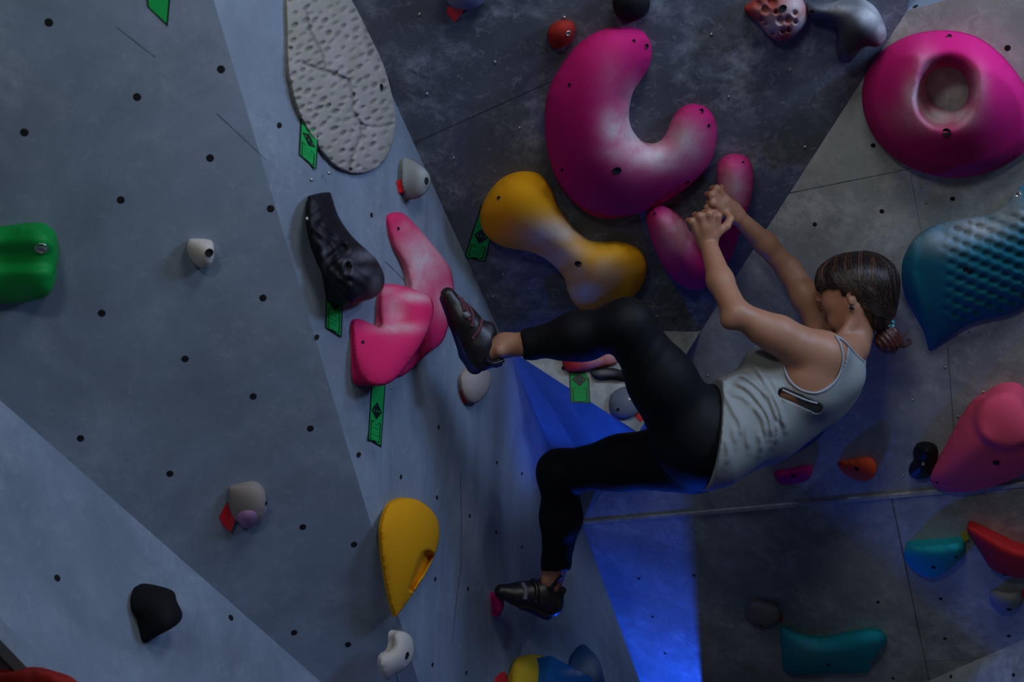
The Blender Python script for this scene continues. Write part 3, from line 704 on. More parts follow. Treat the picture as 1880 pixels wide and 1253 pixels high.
# ---- lower right
hold('small_turquoise_hold', 'H', [(1660, 1012), (1668, 1003), (1700, 1001), (1735, 999), (1760, 996), (1769, 1003), (1770, 1018), (1755, 1035), (1730, 1055), (1705, 1061), (1680, 1050), (1662, 1030)], 0.06, 'turq',
     'small turquoise half moon hold on the lower right wall', res=28, p=.45, fn=lambda rv, h, u: h + .02 * ss(-rv[:, 1], -1045, -1005), bolts=[(1714, 1042, .006), (1756, 1023, .004)])
hold('red_wing_hold', 'H', [(1776, 975), (1782, 968), (1820, 985), (1870, 1008), (1930, 1020), (1940, 1055), (1885, 1062), (1850, 1058), (1820, 1045), (1800, 1015)], 0.07, 'red',
     'long red wing shaped hold at the lower right edge', res=34, p=.45, fn=lambda rv, h, u: h + .02 * ss(-rv[:, 1] + (rv[:, 0] - 1776) * .35, -1010, -975), bolts=[(1846, 1055, .006)])
hold('grey_cup_hold', 'H', [(1816, 1092), (1825, 1084), (1850, 1087), (1872, 1086), (1876, 1098), (1868, 1115), (1850, 1126), (1832, 1122), (1820, 1110)], 0.045, 'greyh', 'light grey cup shaped hold below the red wing hold', res=20, bolts=[(1852, 1119, .007)])
hold('dim_brown_hold', 'H', [(1368, 1120), (1378, 1106), (1400, 1106), (1424, 1112), (1432, 1128), (1425, 1145), (1405, 1154), (1385, 1150), (1370, 1138)], 0.045, 'brown', 'round brown grey hold in the dim lower wall', res=20, bolts=[(1398, 1149, .006)])
def bow(rv, h, u): return h * (1 - .35 * np.exp(-((rv[:, 0] - 1520) / 50) ** 2 - ((rv[:, 1] - 1175) / 16) ** 2)) + .04 * np.clip((1240 - rv[:, 1]) / 60, 0, 1) * u ** .4
hold('bow_turquoise_hold', 'H', [(1432, 1153), (1450, 1158), (1475, 1166), (1510, 1170), (1550, 1163), (1590, 1156), (1612, 1157), (1628, 1172), (1620, 1190), (1600, 1215), (1590, 1236), (1520, 1237), (1445, 1238), (1436, 1200)],
     0.06, 'turq', 'wide turquoise bow shaped hold at the bottom of the right wall', res=44, p=.4, fn=bow, n=4, bolts=[(1521, 1221, .006)], chalk=[(1480, 1195, 40, 20, .12)])
# ---- inset triangle
hold('red_ledge_hold', 'K', [(1031, 652), (1032, 640), (1080, 636), (1120, 640), (1133, 655), (1132, 668), (1100, 676), (1062, 683), (1038, 680)], 0.05, 'red', 'red ledge hold with purple chalk above a green tag behind the raised leg', res=28,
     chalk=[(1095, 662, 26, 14, .5), (1122, 655, 14, 14, .7)], bolts=[(1034, 676, .005)])
hold('grey_disc_hold', 'K', [(1118, 745), (1122, 725), (1140, 712), (1160, 712), (1175, 728), (1176, 748), (1165, 763), (1145, 768), (1126, 762)], 0.035, 'greyblue', 'round grey disc hold with steel bolt seen between the legs', res=22, bolts=[(1158, 733, .007, 'bolt'), (1135, 752, .004)])
hold('black_scoop_hold', 'K', [(1084, 683), (1100, 678), (1126, 676), (1150, 685), (1150, 700), (1120, 696), (1100, 698), (1088, 692)], 0.03, 'blackmat', 'thin black scoop hold below the red ledge hold', res=16, chalk=[(1108, 684, 20, 5, .4)])
# ------------------------------------------------------------------ tags
def quad_pts(pl, Q, uv, h):
    a, b, c, d = [np.array(q, float) for q in Q]      # TL TR BR BL in photograph pixels
    out = []
    for u, v in uv:
        p = (a * (1 - u) + b * u) * (1 - v) + (d * (1 - u) + c * u) * v
        out.append(on(pl, p[0], p[1], h))
    return out
def patch(name, pl, Q, uvpoly, h, mat, parent, th=0.0006):
    top = quad_pts(pl, Q, uvpoly, h); n = normal(pl); bot = [t - n * th for t in top]; k = len(top)
    Fc = [list(range(k)), list(range(2 * k - 1, k - 1, -1))] + [[i, (i + 1) % k, k + (i + 1) % k, k + i] for i in range(k)]
    return mk(name, top + bot, Fc, mat, parent, smooth=False, origin=top[0] if parent is None else None)
def rect(u0, v0, u1, v1): return [(u0, v0), (u1, v0), (u1, v1), (u0, v1)]
def green_tag(pl, Q, label, dv=.56, dh=.13, lv=.76, slot=True, h=0.0016, name='route_tag'):
    r = empty(name, on(pl, *np.mean(np.array(Q, float), 0)), label, 'route tag', 'green route tags on the climbing walls')
    patch('backing', pl, Q, rect(0, 0, 1, 1), h, M['tagdark'], r, .0012)
    patch('green_face', pl, Q, rect(.07, .0, .93, .975), h + .0005, M['tag'], r)
    if dv:
        patch('diamond', pl, Q, [(.5, dv - dh), (.88, dv), (.5, dv + dh), (.12, dv)], h + .0010, M['tagdark'], r)
        for (du, s) in ((-.19, 1), (0, 1), (.19, 1)):
            c = .5 + du; patch('star', pl, Q, [(c, dv - .022), (c + .045, dv), (c, dv + .022), (c - .045, dv)], h + .0014, M['tag'], r)
    if lv:
        for (a, b, c, d) in ((.14, lv, .19, .95), (.81, lv, .86, .95), (.14, lv, .36, lv + .012), (.64, lv, .86, lv + .012), (.14, .94, .28, .955), (.72, .94, .86, .955), (.34, .955, .66, .975)):
            patch('bracket_line', pl, Q, rect(a, b, c, d), h + .0010, M['tagdark'], r)
        for k in range(4):
            v = lv + .03 + k * (.90 - lv) / 4.2
            for (a, b) in ((.26, .44), (.48, .60), (.63, .75)):
                if random.random() < .85: patch('print_line', pl, Q, rect(a, v, b - random.random() * .06, v + .016), h + .0010, M['tagmid'], r)
    return r
green_tag('A', [(262, -60), (318, -60), (308, 48), (271, 12)], 'green tag with black edge cut by the top left edge', dv=None, lv=None)
green_tag('B', [(553, 205), (585, 250), (581, 312), (549, 284)], 'bent green tag tucked under the beige fissured hold', dv=.42, dh=.15, lv=.62)
green_tag('B', [(600, 505), (632, 520), (627, 620), (598, 602)], 'green tag hanging below the long black hold', dv=.42, dh=.18, lv=.58)
green_tag('C', [(683, 690), (709, 690), (700, 822), (676, 808)], 'long green tag below the pink winged hold', dv=.52, dh=.13, lv=.68)
green_tag('D', [(884, 375), (915, 382), (891, 482), (852, 473)], 'green tag partly covered by the yellow bone shaped hold', dv=.56, dh=.15, lv=.74)
green_tag('K', [(1044, 672), (1080, 672), (1084, 741), (1047, 739)], 'green tag below the red ledge hold behind the legs', dv=.37, dh=.19, lv=.60)
def small_tag(name, pl, P, mat, label, cat='route tag', h=.0018, fold=None):
    top = [on(pl, x, y, hh if hh else h) for (x, y, hh) in P]; n = normal(pl); bot = [t - n * .0012 for t in top]; k = len(top)
    Fc = [list(range(k)), list(range(2 * k - 1, k - 1, -1))] + [[i, (i + 1) % k, k + (i + 1) % k, k + i] for i in range(k)]
    o = mk(name, top + bot, Fc, M[mat], None, smooth=False); return tag(o, label, cat, 'small coloured tags beside holds')
small_tag('marker_tag', 'C', [(728, 333, 0), (738, 328, .012), (742, 350, .014), (743, 357, .006), (732, 355, 0)], 'tagred', 'red folded tag beside the small grey rounded hold')
small_tag('marker_tag', 'A', [(417, 922, 0), (424, 944, .008), (434, 950, .02), (424, 978, .012), (409, 967, 0), (402, 950, 0)], 'tagred', 'bright red folded tag at the hold on the lower left')
small_tag('marker_tag', 'C', [(844, 718, .003), (852, 714, .01), (860, 735, .012), (852, 742, 0)], 'tagred', 'red tag sticking out under the pale wedge hold')
small_tag('marker_tag', 'D', [(822, 12, .004), (853, 17, .02), (835, 41, .004), (820, 24, 0)], 'tagred', 'red pointed tag under the lilac grey round hold')
small_tag('marker_tag', 'K', [(1164, 763, 0), (1178, 747, 0), (1189, 763, 0), (1176, 776, 0)], 'tagred', 'red square tag next to the grey disc hold')
small_tag('marker_tag', 'H', [(1428, 1128, .01), (1437, 1132, .01), (1436, 1145, 0), (1428, 1140, 0)], 'tagred', 'dim red tag beside the brown grey hold')
small_tag('marker_tag', 'H', [(1877, 1084, .004), (1895, 1084, .004), (1895, 1102, 0), (1876, 1100, 0)], 'tagred', 'red tag at the right edge beside the grey cup hold')
small_tag('marker_tag', 'H', [(1764, 978, .004), (1775, 975, .02), (1780, 990, .02), (1768, 998, .004)], 'tagyellow', 'yellow tag between the small turquoise hold and the red wing hold')
# ------------------------------------------------------------------ the climber: signed-distance sculpting + surface nets
def nrm(v): v = np.asarray(v, float); return v / np.linalg.norm(v)
def Wn(px, py, d): return np.array(W(px, py, d))
class RC:   # tapered capsule
    def __init__(s, a, b, ra, rb, k=.02, sub=False): s.a, s.b, s.ra, s.rb, s.k, s.sub = np.array(a, float), np.array(b, float), ra, rb, k, sub
    def box(s): r = max(s.ra, s.rb); return np.minimum(s.a, s.b) - r, np.maximum(s.a, s.b) + r
    def d(s, P):
        ab = s.b - s.a; l2 = ab @ ab + 1e-12
        t = np.clip(((P - s.a) @ ab) / l2, 0, 1)
        q = P - s.a - t[..., None] * ab
        return np.sqrt((q * q).sum(-1)) - (s.ra + (s.rb - s.ra) * t)
class EL:   # ellipsoid with rows of ax as axes
    def __init__(s, c, r, ax=np.eye(3), k=.02, sub=False): s.c, s.r, s.ax, s.k, s.sub = np.array(c, float), np.array(r, float), np.array(ax, float), k, sub
    def box(s):
        e = np.sqrt(((s.ax * s.r[:, None]) ** 2).sum(0)); return s.c - e, s.c + e
    def d(s, P):
        q = (P - s.c) @ s.ax.T; k1 = np.sqrt(((q / s.r) ** 2).sum(-1)); k2 = np.sqrt(((q / (s.r ** 2)) ** 2).sum(-1)) + 1e-9
        return k1 * (k1 - 1) / k2
def smin(a, b, k):
    h = np.maximum(k - np.abs(a - b), 0) / k; return np.minimum(a, b) - h * h * k * .25
def field(prims, P, off=0.0):
    F = np.full(P.shape[:-1], 1.0)
    for p in prims:
        D = p.d(P) - (0 if p.sub else off)
        F = -smin(-F, D, p.k) if p.sub else smin(F, D, p.k)
    return F
def grid(prims, lo, hi, h, off=0.0, post=None):
    n = np.ceil((np.array(hi) - lo) / h).astype(int) + 1
    axs = [lo[i] + np.arange(n[i]) * h for i in range(3)]
    F = np.full(n, 1.0, np.float32)
    for p in prims:
        b0, b1 = p.box(); m = p.k + abs(off) + .012
        i0 = np.maximum(0, np.floor((b0 - m - lo) / h).astype(int)); i1 = np.minimum(n, np.ceil((b1 + m - lo) / h).astype(int) + 1)
        if np.any(i1 <= i0): continue
        g = np.stack(np.meshgrid(*[axs[i][i0[i]:i1[i]] for i in range(3)], indexing='ij'), -1)
        D = (p.d(g) - (0 if p.sub else off)).astype(np.float32)
        sl = tuple(slice(i0[i], i1[i]) for i in range(3))
        F[sl] = -smin(-F[sl], D, p.k) if p.sub else smin(F[sl], D, p.k)
    if post is not None:
        m = np.abs(F) < .06
        idx = np.argwhere(m); P = np.stack([axs[i][idx[:, i]] for i in range(3)], -1)
        F[m] = post(P, F[m])
    return F, lo
def nets(F, lo, h):
    s = F < 0; n = np.array(F.shape)
    c = np.zeros(n - 1, np.int8)
    cor = [(i, j, k) for i in (0, 1) for j in (0, 1) for k in (0, 1)]
    for (i, j, k) in cor: c += s[i:n[0] - 1 + i, j:n[1] - 1 + j, k:n[2] - 1 + k]
    cell = np.argwhere((c > 0) & (c < 8)); idm = np.full(n - 1, -1, np.int64)
    idm[cell[:, 0], cell[:, 1], cell[:, 2]] = np.arange(len(cell))
    v = {q: F[cell[:, 0] + q[0], cell[:, 1] + q[1], cell[:, 2] + q[2]] for q in cor}
    acc = np.zeros((len(cell), 3)); cnt = np.zeros(len(cell))
    for a in cor:
        for ax in range(3):
            if a[ax] == 0:
                b = list(a); b[ax] = 1; b = tuple(b)
                m = (v[a] < 0) != (v[b] < 0); t = np.where(m, v[a] / np.where(m, v[a] - v[b], 1), 0)
                p = np.tile(np.array(a, float), (len(cell), 1)); p[:, ax] = t
                acc[m] += p[m]; cnt[m] += 1
    V = (cell + acc / cnt[:, None]) * h + lo
    Q = []
    for ax in range(3):
        u, w = [(1, 2), (2, 0), (0, 1)][ax]
        sl0 = [slice(1, n[i] - 1) for i in range(3)]; sl1 = [slice(1, n[i] - 1) for i in range(3)]
        sl0[ax] = slice(0, n[ax] - 1); sl1[ax] = slice(1, n[ax])
        A, B = s[tuple(sl0)], s[tuple(sl1)]
        e = np.argwhere(A != B)
        if not len(e): continue
        flip = A[e[:, 0], e[:, 1], e[:, 2]]
        e = e + np.array([0 if i == ax else 1 for i in range(3)])
        def cid(du, dw):
            q = e.copy(); q[:, u] += du; q[:, w] += dw; return idm[q[:, 0], q[:, 1], q[:, 2]]
        q = np.stack([cid(-1, -1), cid(0, -1), cid(0, 0), cid(-1, 0)], 1)
        q[~flip] = q[~flip][:, ::-1]; Q.append(q)
    Q = np.concatenate(Q)
    return V, Q[(Q >= 0).all(1)]
def relax(V, Q, it=2, lam=.5):
    e = np.concatenate([Q[:, [0, 1]], Q[:, [1, 2]], Q[:, [2, 3]], Q[:, [3, 0]]]); n = len(V)
    dg = np.maximum(np.bincount(e.ravel(), minlength=n), 1)[:, None]
    for _ in range(it):
        S = np.stack([np.bincount(e[:, 0], weights=V[e[:, 1], i], minlength=n) + np.bincount(e[:, 1], weights=V[e[:, 0], i], minlength=n) for i in range(3)], 1)
        V = V + lam * (S / dg - V)
    return V
def bounds(prims, pad=.03):
    b = [p.box() for p in prims if not p.sub]; return np.min([x[0] for x in b], 0) - pad, np.max([x[1] for x in b], 0) + pad
def sculpt(prims, h, off=0.0, post=None, box=None, it=2):
    lo, hi = box if box is not None else bounds(prims, .03 + abs(off))
    F, lo = grid(prims, np.array(lo, float), np.array(hi, float), h, off, post)
    V, Q = nets(F, lo, h)
    return relax(V, Q, it), Q
def join(parts):
    V, Q = [], []; o = 0
    for v, q in parts: V.append(v); Q.append(q + o); o += len(v)
    return np.concatenate(V), np.concatenate(Q)
# ---- materials
def skin_mat():
    m, nt, b = new_mat('skin')
    c = mixc(nt, noise(nt, 14, 4, .6), (0.30, 0.135, 0.078, 1), (0.38, 0.185, 0.115, 1))
    nt.links.new(c, b.inputs['Base Color']); b.inputs['Roughness'].default_value = .48
    b.inputs['Specular IOR Level'].default_value = .4
    b.inputs['Subsurface Weight'].default_value = .12; b.inputs['Subsurface Radius'].default_value = (1, .35, .2); b.inputs['Subsurface Scale'].default_value = .008
    bump(nt, b, noise(nt, 500, 2), .12, .0006); return m
M['skin'] = skin_mat()
M['leg'] = plain('black_leggings_knit', (0.0035, 0.0045, 0.006, 1), .62, bs=.15, bscale=400, spec=.18)
M['shirt'] = plain('grey_tank_jersey', (0.25, 0.265, 0.265, 1), .85, bs=.25, bscale=600, spec=.15, var=.06)
M['trimcloth'] = plain('pale_trim', (0.27, 0.29, 0.33, 1), .8, spec=.15, var=.05)
M['bra'] = plain('dark_grey_sports_bra', (0.09, 0.095, 0.105, 1), .8, var=.1)
M['shoe'] = plain('black_shoe_leather', (0.010, 0.008, 0.010, 1), .42, bs=.3, bscale=90, spec=.5)
M['sole'] = plain('blue_lit_rubber', (0.010, 0.016, 0.10, 1), .5)  # blue rim light from below put into the rubber colour
M['strap'] = plain('maroon_strap', (0.07, 0.012, 0.025, 1), .6, bs=.3, bscale=150)
M['strapgrey'] = plain('grey_strap', (0.15, 0.15, 0.19, 1), .4)
M['hair'] = plain('dark_brown_hair', (0.016, 0.009, 0.008, 1), .38, spec=.5, var=.3)
M['hairb'] = plain('bronze_hair_streak', (0.085, 0.036, 0.020, 1), .38, spec=.5, var=.2)
M['hairr'] = plain('reddish_hair_tips', (0.060, 0.016, 0.013, 1), .45, spec=.4, var=.2)
M['tie'] = plain('aqua_hair_tie', (0.08, 0.42, 0.38, 1), .4)
M['lip'] = plain('lips', (0.36, 0.10, 0.09, 1), .4)
M['eye'] = plain('eye_white', (0.6, 0.58, 0.55, 1), .2, var=0)
M['ear'] = plain('dark_earring', (0.02, 0.018, 0.03, 1), .2, .5, var=0)
M['lash'] = plain('dark_lash', (0.01, 0.006, 0.005, 1), .5, var=0)
PERSON = empty('person', W(1300, 800, 3.18), 'person in grey tank top and black leggings hanging from the pink forked hold', 'person')
# ---- arms
nsh, nel, nwr = Wn(1512, 652, 3.02), Wn(1352, 577, 3.00), Wn(1300, 447, 3.165)
fsh, fel, fwr = Wn(1520, 612, 3.33), Wn(1449, 497, 3.33), Wn(1352, 396, 3.225)
arms = [RC(nsh, Wn(1430, 612, 3.0), .052, .044, .03), RC(Wn(1430, 612, 3.0), nel, .044, .034, .02), RC(Wn(1455, 640, 3.01), Wn(1400, 610, 3.0), .040, .033, .03),
        RC(nel, Wn(1322, 515, 3.07), .034, .034, .02), RC(Wn(1322, 515, 3.07), nwr, .034, .0235, .02), EL(Wn(1338, 590, 2.995), (.020, .02, .02), k=.02),
        RC(fsh, Wn(1480, 545, 3.33), .05, .042, .03), RC(Wn(1480, 545, 3.33), fel, .042, .034, .02), RC(fel, Wn(1405, 447, 3.29), .034, .031, .02), RC(Wn(1405, 447, 3.29), fwr, .031, .022, .02)]
# ---- hands
def hand(wr, knuckles, tips, thumb, rad=.0090, palmr=.0125):
    """wr wrist; knuckles[4]; tips: per finger (pip, dip, tip); thumb: chain of 4 points"""
    out = []
    ctr = np.mean(knuckles, 0)
    for k in knuckles:
        st = wr + (k - ctr) * .35
        out.append(RC(st, k, .0150, palmr * .92, .010))
    out.append(RC(wr, wr + (ctr - wr) * .6, .019, .017, .012))
    for k, ch in zip(knuckles, tips):
        pts = [k] + list(ch); rr = [rad * 1.08, rad, rad * .92, rad * .80]
        out.append(EL(k, (rad * 1.05,) * 3, k=.008))
        for i in range(3): out.append(RC(pts[i], pts[i + 1], rr[i], rr[i + 1], .0028))
    tr = [.0140, .0115, .0102, .0085]
    for i in range(3): out.append(RC(thumb[i], thumb[i + 1], tr[i], tr[i + 1], .005 if i else .012))
    return out
# near (left) hand: back of the hand up, fingers hooked over the left lobe edge and away from the camera
nk = [Wn(1318, 397, 3.135), Wn(1302, 393, 3.125), Wn(1285, 397, 3.125), Wn(1271, 407, 3.135)]
nt_ = []
for i, k in enumerate(nk):
    L = [1.0, 1.08, 1.0, .82][i]
    nt_.append((k + np.array([-.008, .030, .006]) * L, k + np.array([-.001, .050, -.006]) * L, k + np.array([.006, .058, -.020]) * L))
nth = [Wn(1310, 432, 3.155), Wn(1334, 415, 3.16), Wn(1341, 402, 3.17), Wn(1335, 391, 3.185)]
# far (right) hand, above it
fk = [Wn(1309, 373, 3.165), Wn(1307, 358, 3.165), Wn(1316, 347, 3.17), Wn(1330, 342, 3.18)]
ft_ = []
for i, k in enumerate(fk):
    L = [1.0, 1.08, 1.0, .82][i]
    ft_.append((k + np.array([-.006, .030, .005]) * L, k + np.array([.002, .048, -.006]) * L, k + np.array([.010, .054, -.018]) * L))
fth = [Wn(1330, 393, 3.21), Wn(1313, 391, 3.185), Wn(1303, 386, 3.18), Wn(1297, 381, 3.185)]
hands = hand(nwr, nk, nt_, nth) + hand(fwr, fk, ft_, fth)
# ---- torso
torso = [RC(Wn(1478, 695, 3.085), Wn(1470, 690, 3.27), .100, .100, .06), RC(Wn(1388, 752, 3.10), Wn(1388, 752, 3.24), .088, .088, .06),
         RC(Wn(1300, 797, 3.10), Wn(1300, 800, 3.28), .110, .110, .06), RC(Wn(1470, 695, 3.17), Wn(1388, 752, 3.17), .105, .09, .06), RC(Wn(1388, 752, 3.17), Wn(1300, 797, 3.18), .09, .115, .06),
         RC(nsh, Wn(1485, 712, 3.05), .056, .064, .05), RC(Wn(1512, 650, 3.03), Wn(1568, 640, 3.13), .042, .038, .04), RC(fsh, Wn(1490, 680, 3.28), .05, .06, .05),
         RC(Wn(1520, 610, 3.32), Wn(1568, 640, 3.2), .042, .036, .04), RC(Wn(1545, 690, 3.09), Wn(1530, 710, 3.24), .055, .06, .05)]
# ---- head
yaw = math.radians(28); lean = math.radians(5)
hf0 = np.array([-math.cos(yaw), math.sin(yaw), 0.0]); hl = np.array([-math.sin(yaw), -math.cos(yaw), 0.0])  # forward, her left (to camera)
hu = np.array([0, 0, 1.0]); hf = nrm(hf0 * math.cos(lean) - hu * math.sin(lean)); hu = nrm(np.cross(hf, np.cross(hu, hf)))
AX = np.array([hf, hl, hu]); HC = Wn(1571, 545, 3.165)
def hp(f, l, u): return HC + hf * f + hl * l + hu * u
head = [EL(hp(-.012, 0, .034), (.090, .070, .078), AX, .02), EL(hp(.040, 0, .000), (.052, .055, .080), AX, .03),
        RC(hp(.058, .014, -.062), hp(.058, -.014, -.062), .016, .016, .02), RC(hp(.062, 0, -.060), hp(.068, 0, -.058), .013, .011, .012),
        RC(hp(.000, .050, -.028), hp(.050, .018, -.063), .017, .014, .025), RC(hp(.000, -.050, -.028), hp(.050, -.018, -.063), .017, .014, .025),
        EL(hp(.058, .028, -.012), (.026, .024, .024), AX, .02), EL(hp(.058, -.028, -.012), (.026, .024, .024), AX, .02),
        RC(hp(.088, 0, .030), hp(.100, 0, .006), .006, .009, .012), EL(hp(.102, 0, .002), (.010, .009, .008), AX, .006),
        EL(hp(.094, .010, -.001), (.009, .006, .006), AX, .004), EL(hp(.094, -.010, -.001), (.009, .006, .006), AX, .004),
        EL(hp(.099, .006, -.006), (.004, .0035, .004), AX, .002, True), EL(hp(.099, -.006, -.006), (.004, .0035, .004), AX, .002, True),
        EL(hp(.088, 0, -.024), (.011, .019, .0055), AX, .004), EL(hp(.086, 0, -.034), (.011, .016, .006), AX, .004), EL(hp(.100, 0, -.0290), (.014, .024, .0016), AX, .002, True),
        EL(hp(.082, 0, -.044), (.008, .020, .003), AX, .004, True),
        EL(hp(.088, .030, .026), (.012, .018, .010), AX, .010, True), EL(hp(.088, -.030, .026), (.012, .018, .010), AX, .010, True),
        EL(hp(.076, .031, .024), (.011, .015, .009), AX, .004), EL(hp(.076, -.031, .024), (.011, .015, .009), AX, .004)]
for s in (1, -1):   # ears: rim, bowl, lobe
    e = lambda f, l, u, s=s: hp(f, s * l, u)
    EA = np.array([nrm(hf - hl * s * -.35), nrm(hl * s + hf * -.35), hu])
    head += [EL(e(-.004, .069, .004), (.015, .007, .026), EA, .005), EL(e(-.001, .078, .009), (.0095, .0075, .016), EA, .003, True), EL(e(-.002, .071, -.016), (.009, .005, .010), EA, .004),
             EL(e(.001, .0745, .004), (.0035, .003, .010), EA, .002)]
neck = [RC(hp(-.022, 0, -.035), Wn(1560, 640, 3.17), .046, .047, .03), RC(hp(-.02, .032, -.03), Wn(1530, 640, 3.12), .016, .012, .02)]
legs = []
nhip, nkn, nan = Wn(1268, 792, 3.09), Wn(1152, 597, 2.97), Wn(926, 634, 3.09)
fhip, fkn, fan = Wn(1262, 838, 3.29), Wn(1028, 868, 3.50), Wn(1014, 1062, 3.655)
legs = [RC(nhip, Wn(1215, 700, 3.03), .105, .083, .05), RC(Wn(1215, 700, 3.03), nkn, .083, .060, .04), EL(Wn(1150, 592, 2.965), (.050, .05, .05), k=.03),
        RC(nkn, Wn(1060, 615, 3.02), .054, .056, .04), RC(Wn(1060, 615, 3.02), Wn(975, 632, 3.07), .056, .037, .03), RC(Wn(975, 632, 3.07), nan, .037, .031, .02), RC(Wn(1080, 632, 3.03), Wn(1035, 634, 3.05), .040, .035, .03),
        RC(fhip, Wn(1140, 850, 3.39), .105, .074, .05), RC(Wn(1140, 850, 3.39), fkn, .074, .060, .04), EL(Wn(1026, 866, 3.5), (.056, .056, .056), k=.03),
        RC(fkn, Wn(1030, 950, 3.56), .056, .060, .04), RC(Wn(1030, 950, 3.56), Wn(1021, 1035, 3.63), .060, .042, .03), RC(Wn(1021, 1035, 3.63), fan, .042, .034, .02)]
glute = [RC(Wn(1292, 808, 3.10), Wn(1290, 812, 3.28), .118, .118, .05), EL(Wn(1282, 842, 3.13), (.065, .065, .065), k=.05), EL(Wn(1282, 842, 3.26), (.065, .065, .065), k=.05)]
feetb = [RC(nan, Wn(885, 655, 3.09), .032, .028, .02), EL(Wn(917, 646, 3.06), (.012, .012, .012), k=.02), RC(fan, Wn(1005, 1095, 3.66), .034, .030, .02), EL(Wn(1000, 1068, 3.63), (.010, .010, .012), k=.02)]
upper = torso + arms + hands + neck + head
lo, hi = bounds(arms + hands + head, .012)
Vu, Qu = sculpt(upper, .0025, box=(np.minimum(lo, Wn(1420, 760, 2.9) * [1, 1, 1]), hi), it=1)
Vl, Ql = sculpt([p for p in torso] + legs + glute, .009, off=-.010, it=1)
Vf, Qf = sculpt(legs[5:6] + legs[12:13] + feetb, .004, off=-.001, it=2)
vb, qb = join([(Vu, Qu), (Vl, Ql), (Vf, Qf)])
body = mk('body', vb, qb, M['skin'], PERSON)
# facial parts
def blobmesh(name, prims, h, mat, parent=PERSON, off=0, post=None, it=2):
    V, Q = sculpt(prims, h, off=off, post=post, it=it); return mk(name, V, Q, mat, parent)
for s in (1, -1):
    ey = blobmesh('eye', [EL(hp(.0765, s * .031, .024), (.0105, .0105, .0105), AX)], .002, M['eye'])
    blobmesh('iris', [EL(hp(.0855, s * .0315, .024), (.0032, .0048, .0048), AX)], .0012, M['lash'], ey)
    blobmesh('eyelash', [RC(hp(.086, s * .020, .031), hp(.078, s * .044, .028), .0022, .0022), RC(hp(.078, s * .044, .028), hp(.080, s * .052, .026), .0020, .0008)], .0012, M['lash'])
blobmesh('lips', [EL(hp(.0895, 0, -.0245), (.0105, .0165, .0045), AX, .002), EL(hp(.0875, 0, -.0335), (.0105, .014, .0050), AX, .002)], .0012, M['lip'])
er = blobmesh('earring', [RC(hp(-.002, .075, -.026), hp(-.002, .077, -.033), .0035, .0045, .003), RC(hp(.003, .076, -.034), hp(-.006, .076, -.036), .003, .003, .002)], .0012, M['ear'])
# ---- hair
def px_of(P): return CX + P[:, 0] / P[:, 1] * F_PX, CY - (P[:, 2] - CAMZ) / P[:, 1] * F_PX
def hair_post(P, F):
    q = (P - HC) @ AX.T; f, l, u = q[:, 0], q[:, 1], q[:, 2]
    g = np.where(u > .034, 1.0, np.where(u > .004, .034 + (.034 - u) * -.35, -.014 - np.clip(-u, 0, .2) * .10))
    g = np.where(u > .034, 1.0, np.where(u > -.002, .026, -.015 - np.clip(-u, 0, .2) * .10))
    g = np.where((u > .020) & (u < .034), .028 + (u - .020) / .014 * .08, g)
    strand = .0018 * np.sin(l * 380 + 3 * np.sin(u * 60)) * (f > .02) + .0014 * np.sin(f * 330 + u * 90)
    F = F + strand
    cut = (f - g)
    F = np.maximum(F, cut)
    bot = -.100 - u    # nape
    F = np.maximum(F, bot)
    ear = np.sqrt(((f + .002) / .024) ** 2 + ((np.abs(l) - .075) / .022) ** 2 + ((u - .004) / .040) ** 2) - 1
    return np.maximum(F, -ear * .02)
hair_pr = [EL(hp(-.014, 0, .040), (.100, .081, .083), AX, .02), EL(hp(.040, 0, .050), (.064, .066, .060), AX, .03), EL(hp(-.055, 0, .005), (.056, .062, .080), AX, .03), EL(hp(-.050, 0, -.040), (.045, .045, .060), AX, .03),
           RC(hp(-.060, 0, -.050), Wn(1618, 590, 3.16), .032, .018, .02)]
hairo = blobmesh('hair', hair_pr, .0035, M['hair'], post=hair_post, it=1)
def tube(V, Fc, pts, r0, r1, n=5):
    pts = np.asarray(pts); o = len(V)
    for i, p in enumerate(pts):
        t = nrm(pts[min(i + 1, len(pts) - 1)] - pts[max(i - 1, 0)]); a = nrm(np.cross(t, [.3, .9, .2])); b = np.cross(t, a)
        r = r0 + (r1 - r0) * i / (len(pts) - 1)
        for k in range(n): V.append(p + (a * math.cos(2 * math.pi * k / n) + b * math.sin(2 * math.pi * k / n)) * r)
        if i:
            for k in range(n):
                j = (k + 1) % n; q = o + (i - 1) * n
                Fc.append((q + k, q + j, q + n + j, q + n + k))
    if n > 4:
        Fc.append(tuple(range(o, o + n))); e = o + (len(pts) - 1) * n; Fc.append(tuple(range(e + n - 1, e - 1, -1)))
def snap(p, off=.001):
    # push a point to the hair cap surface along the direction from the head centre
    c = hp(-.012, 0, .03); dr = nrm(p - c); t = np.linspace(.02, .16, 71); P = c + dr * t[:, None]
    F = hair_F(P); k = np.argmax(F > 0); 
    return c + dr * (t[k] + off)
def hair_F(P): return field(hair_pr, P)
V, Fc, idx = [], [], []
r3 = np.random.default_rng(11)
def add_strand(pts, r0, r1, mi):
    n0 = len(Fc); tube(V, Fc, pts, r0, r1, 4); idx.extend([mi] * (len(Fc) - n0))
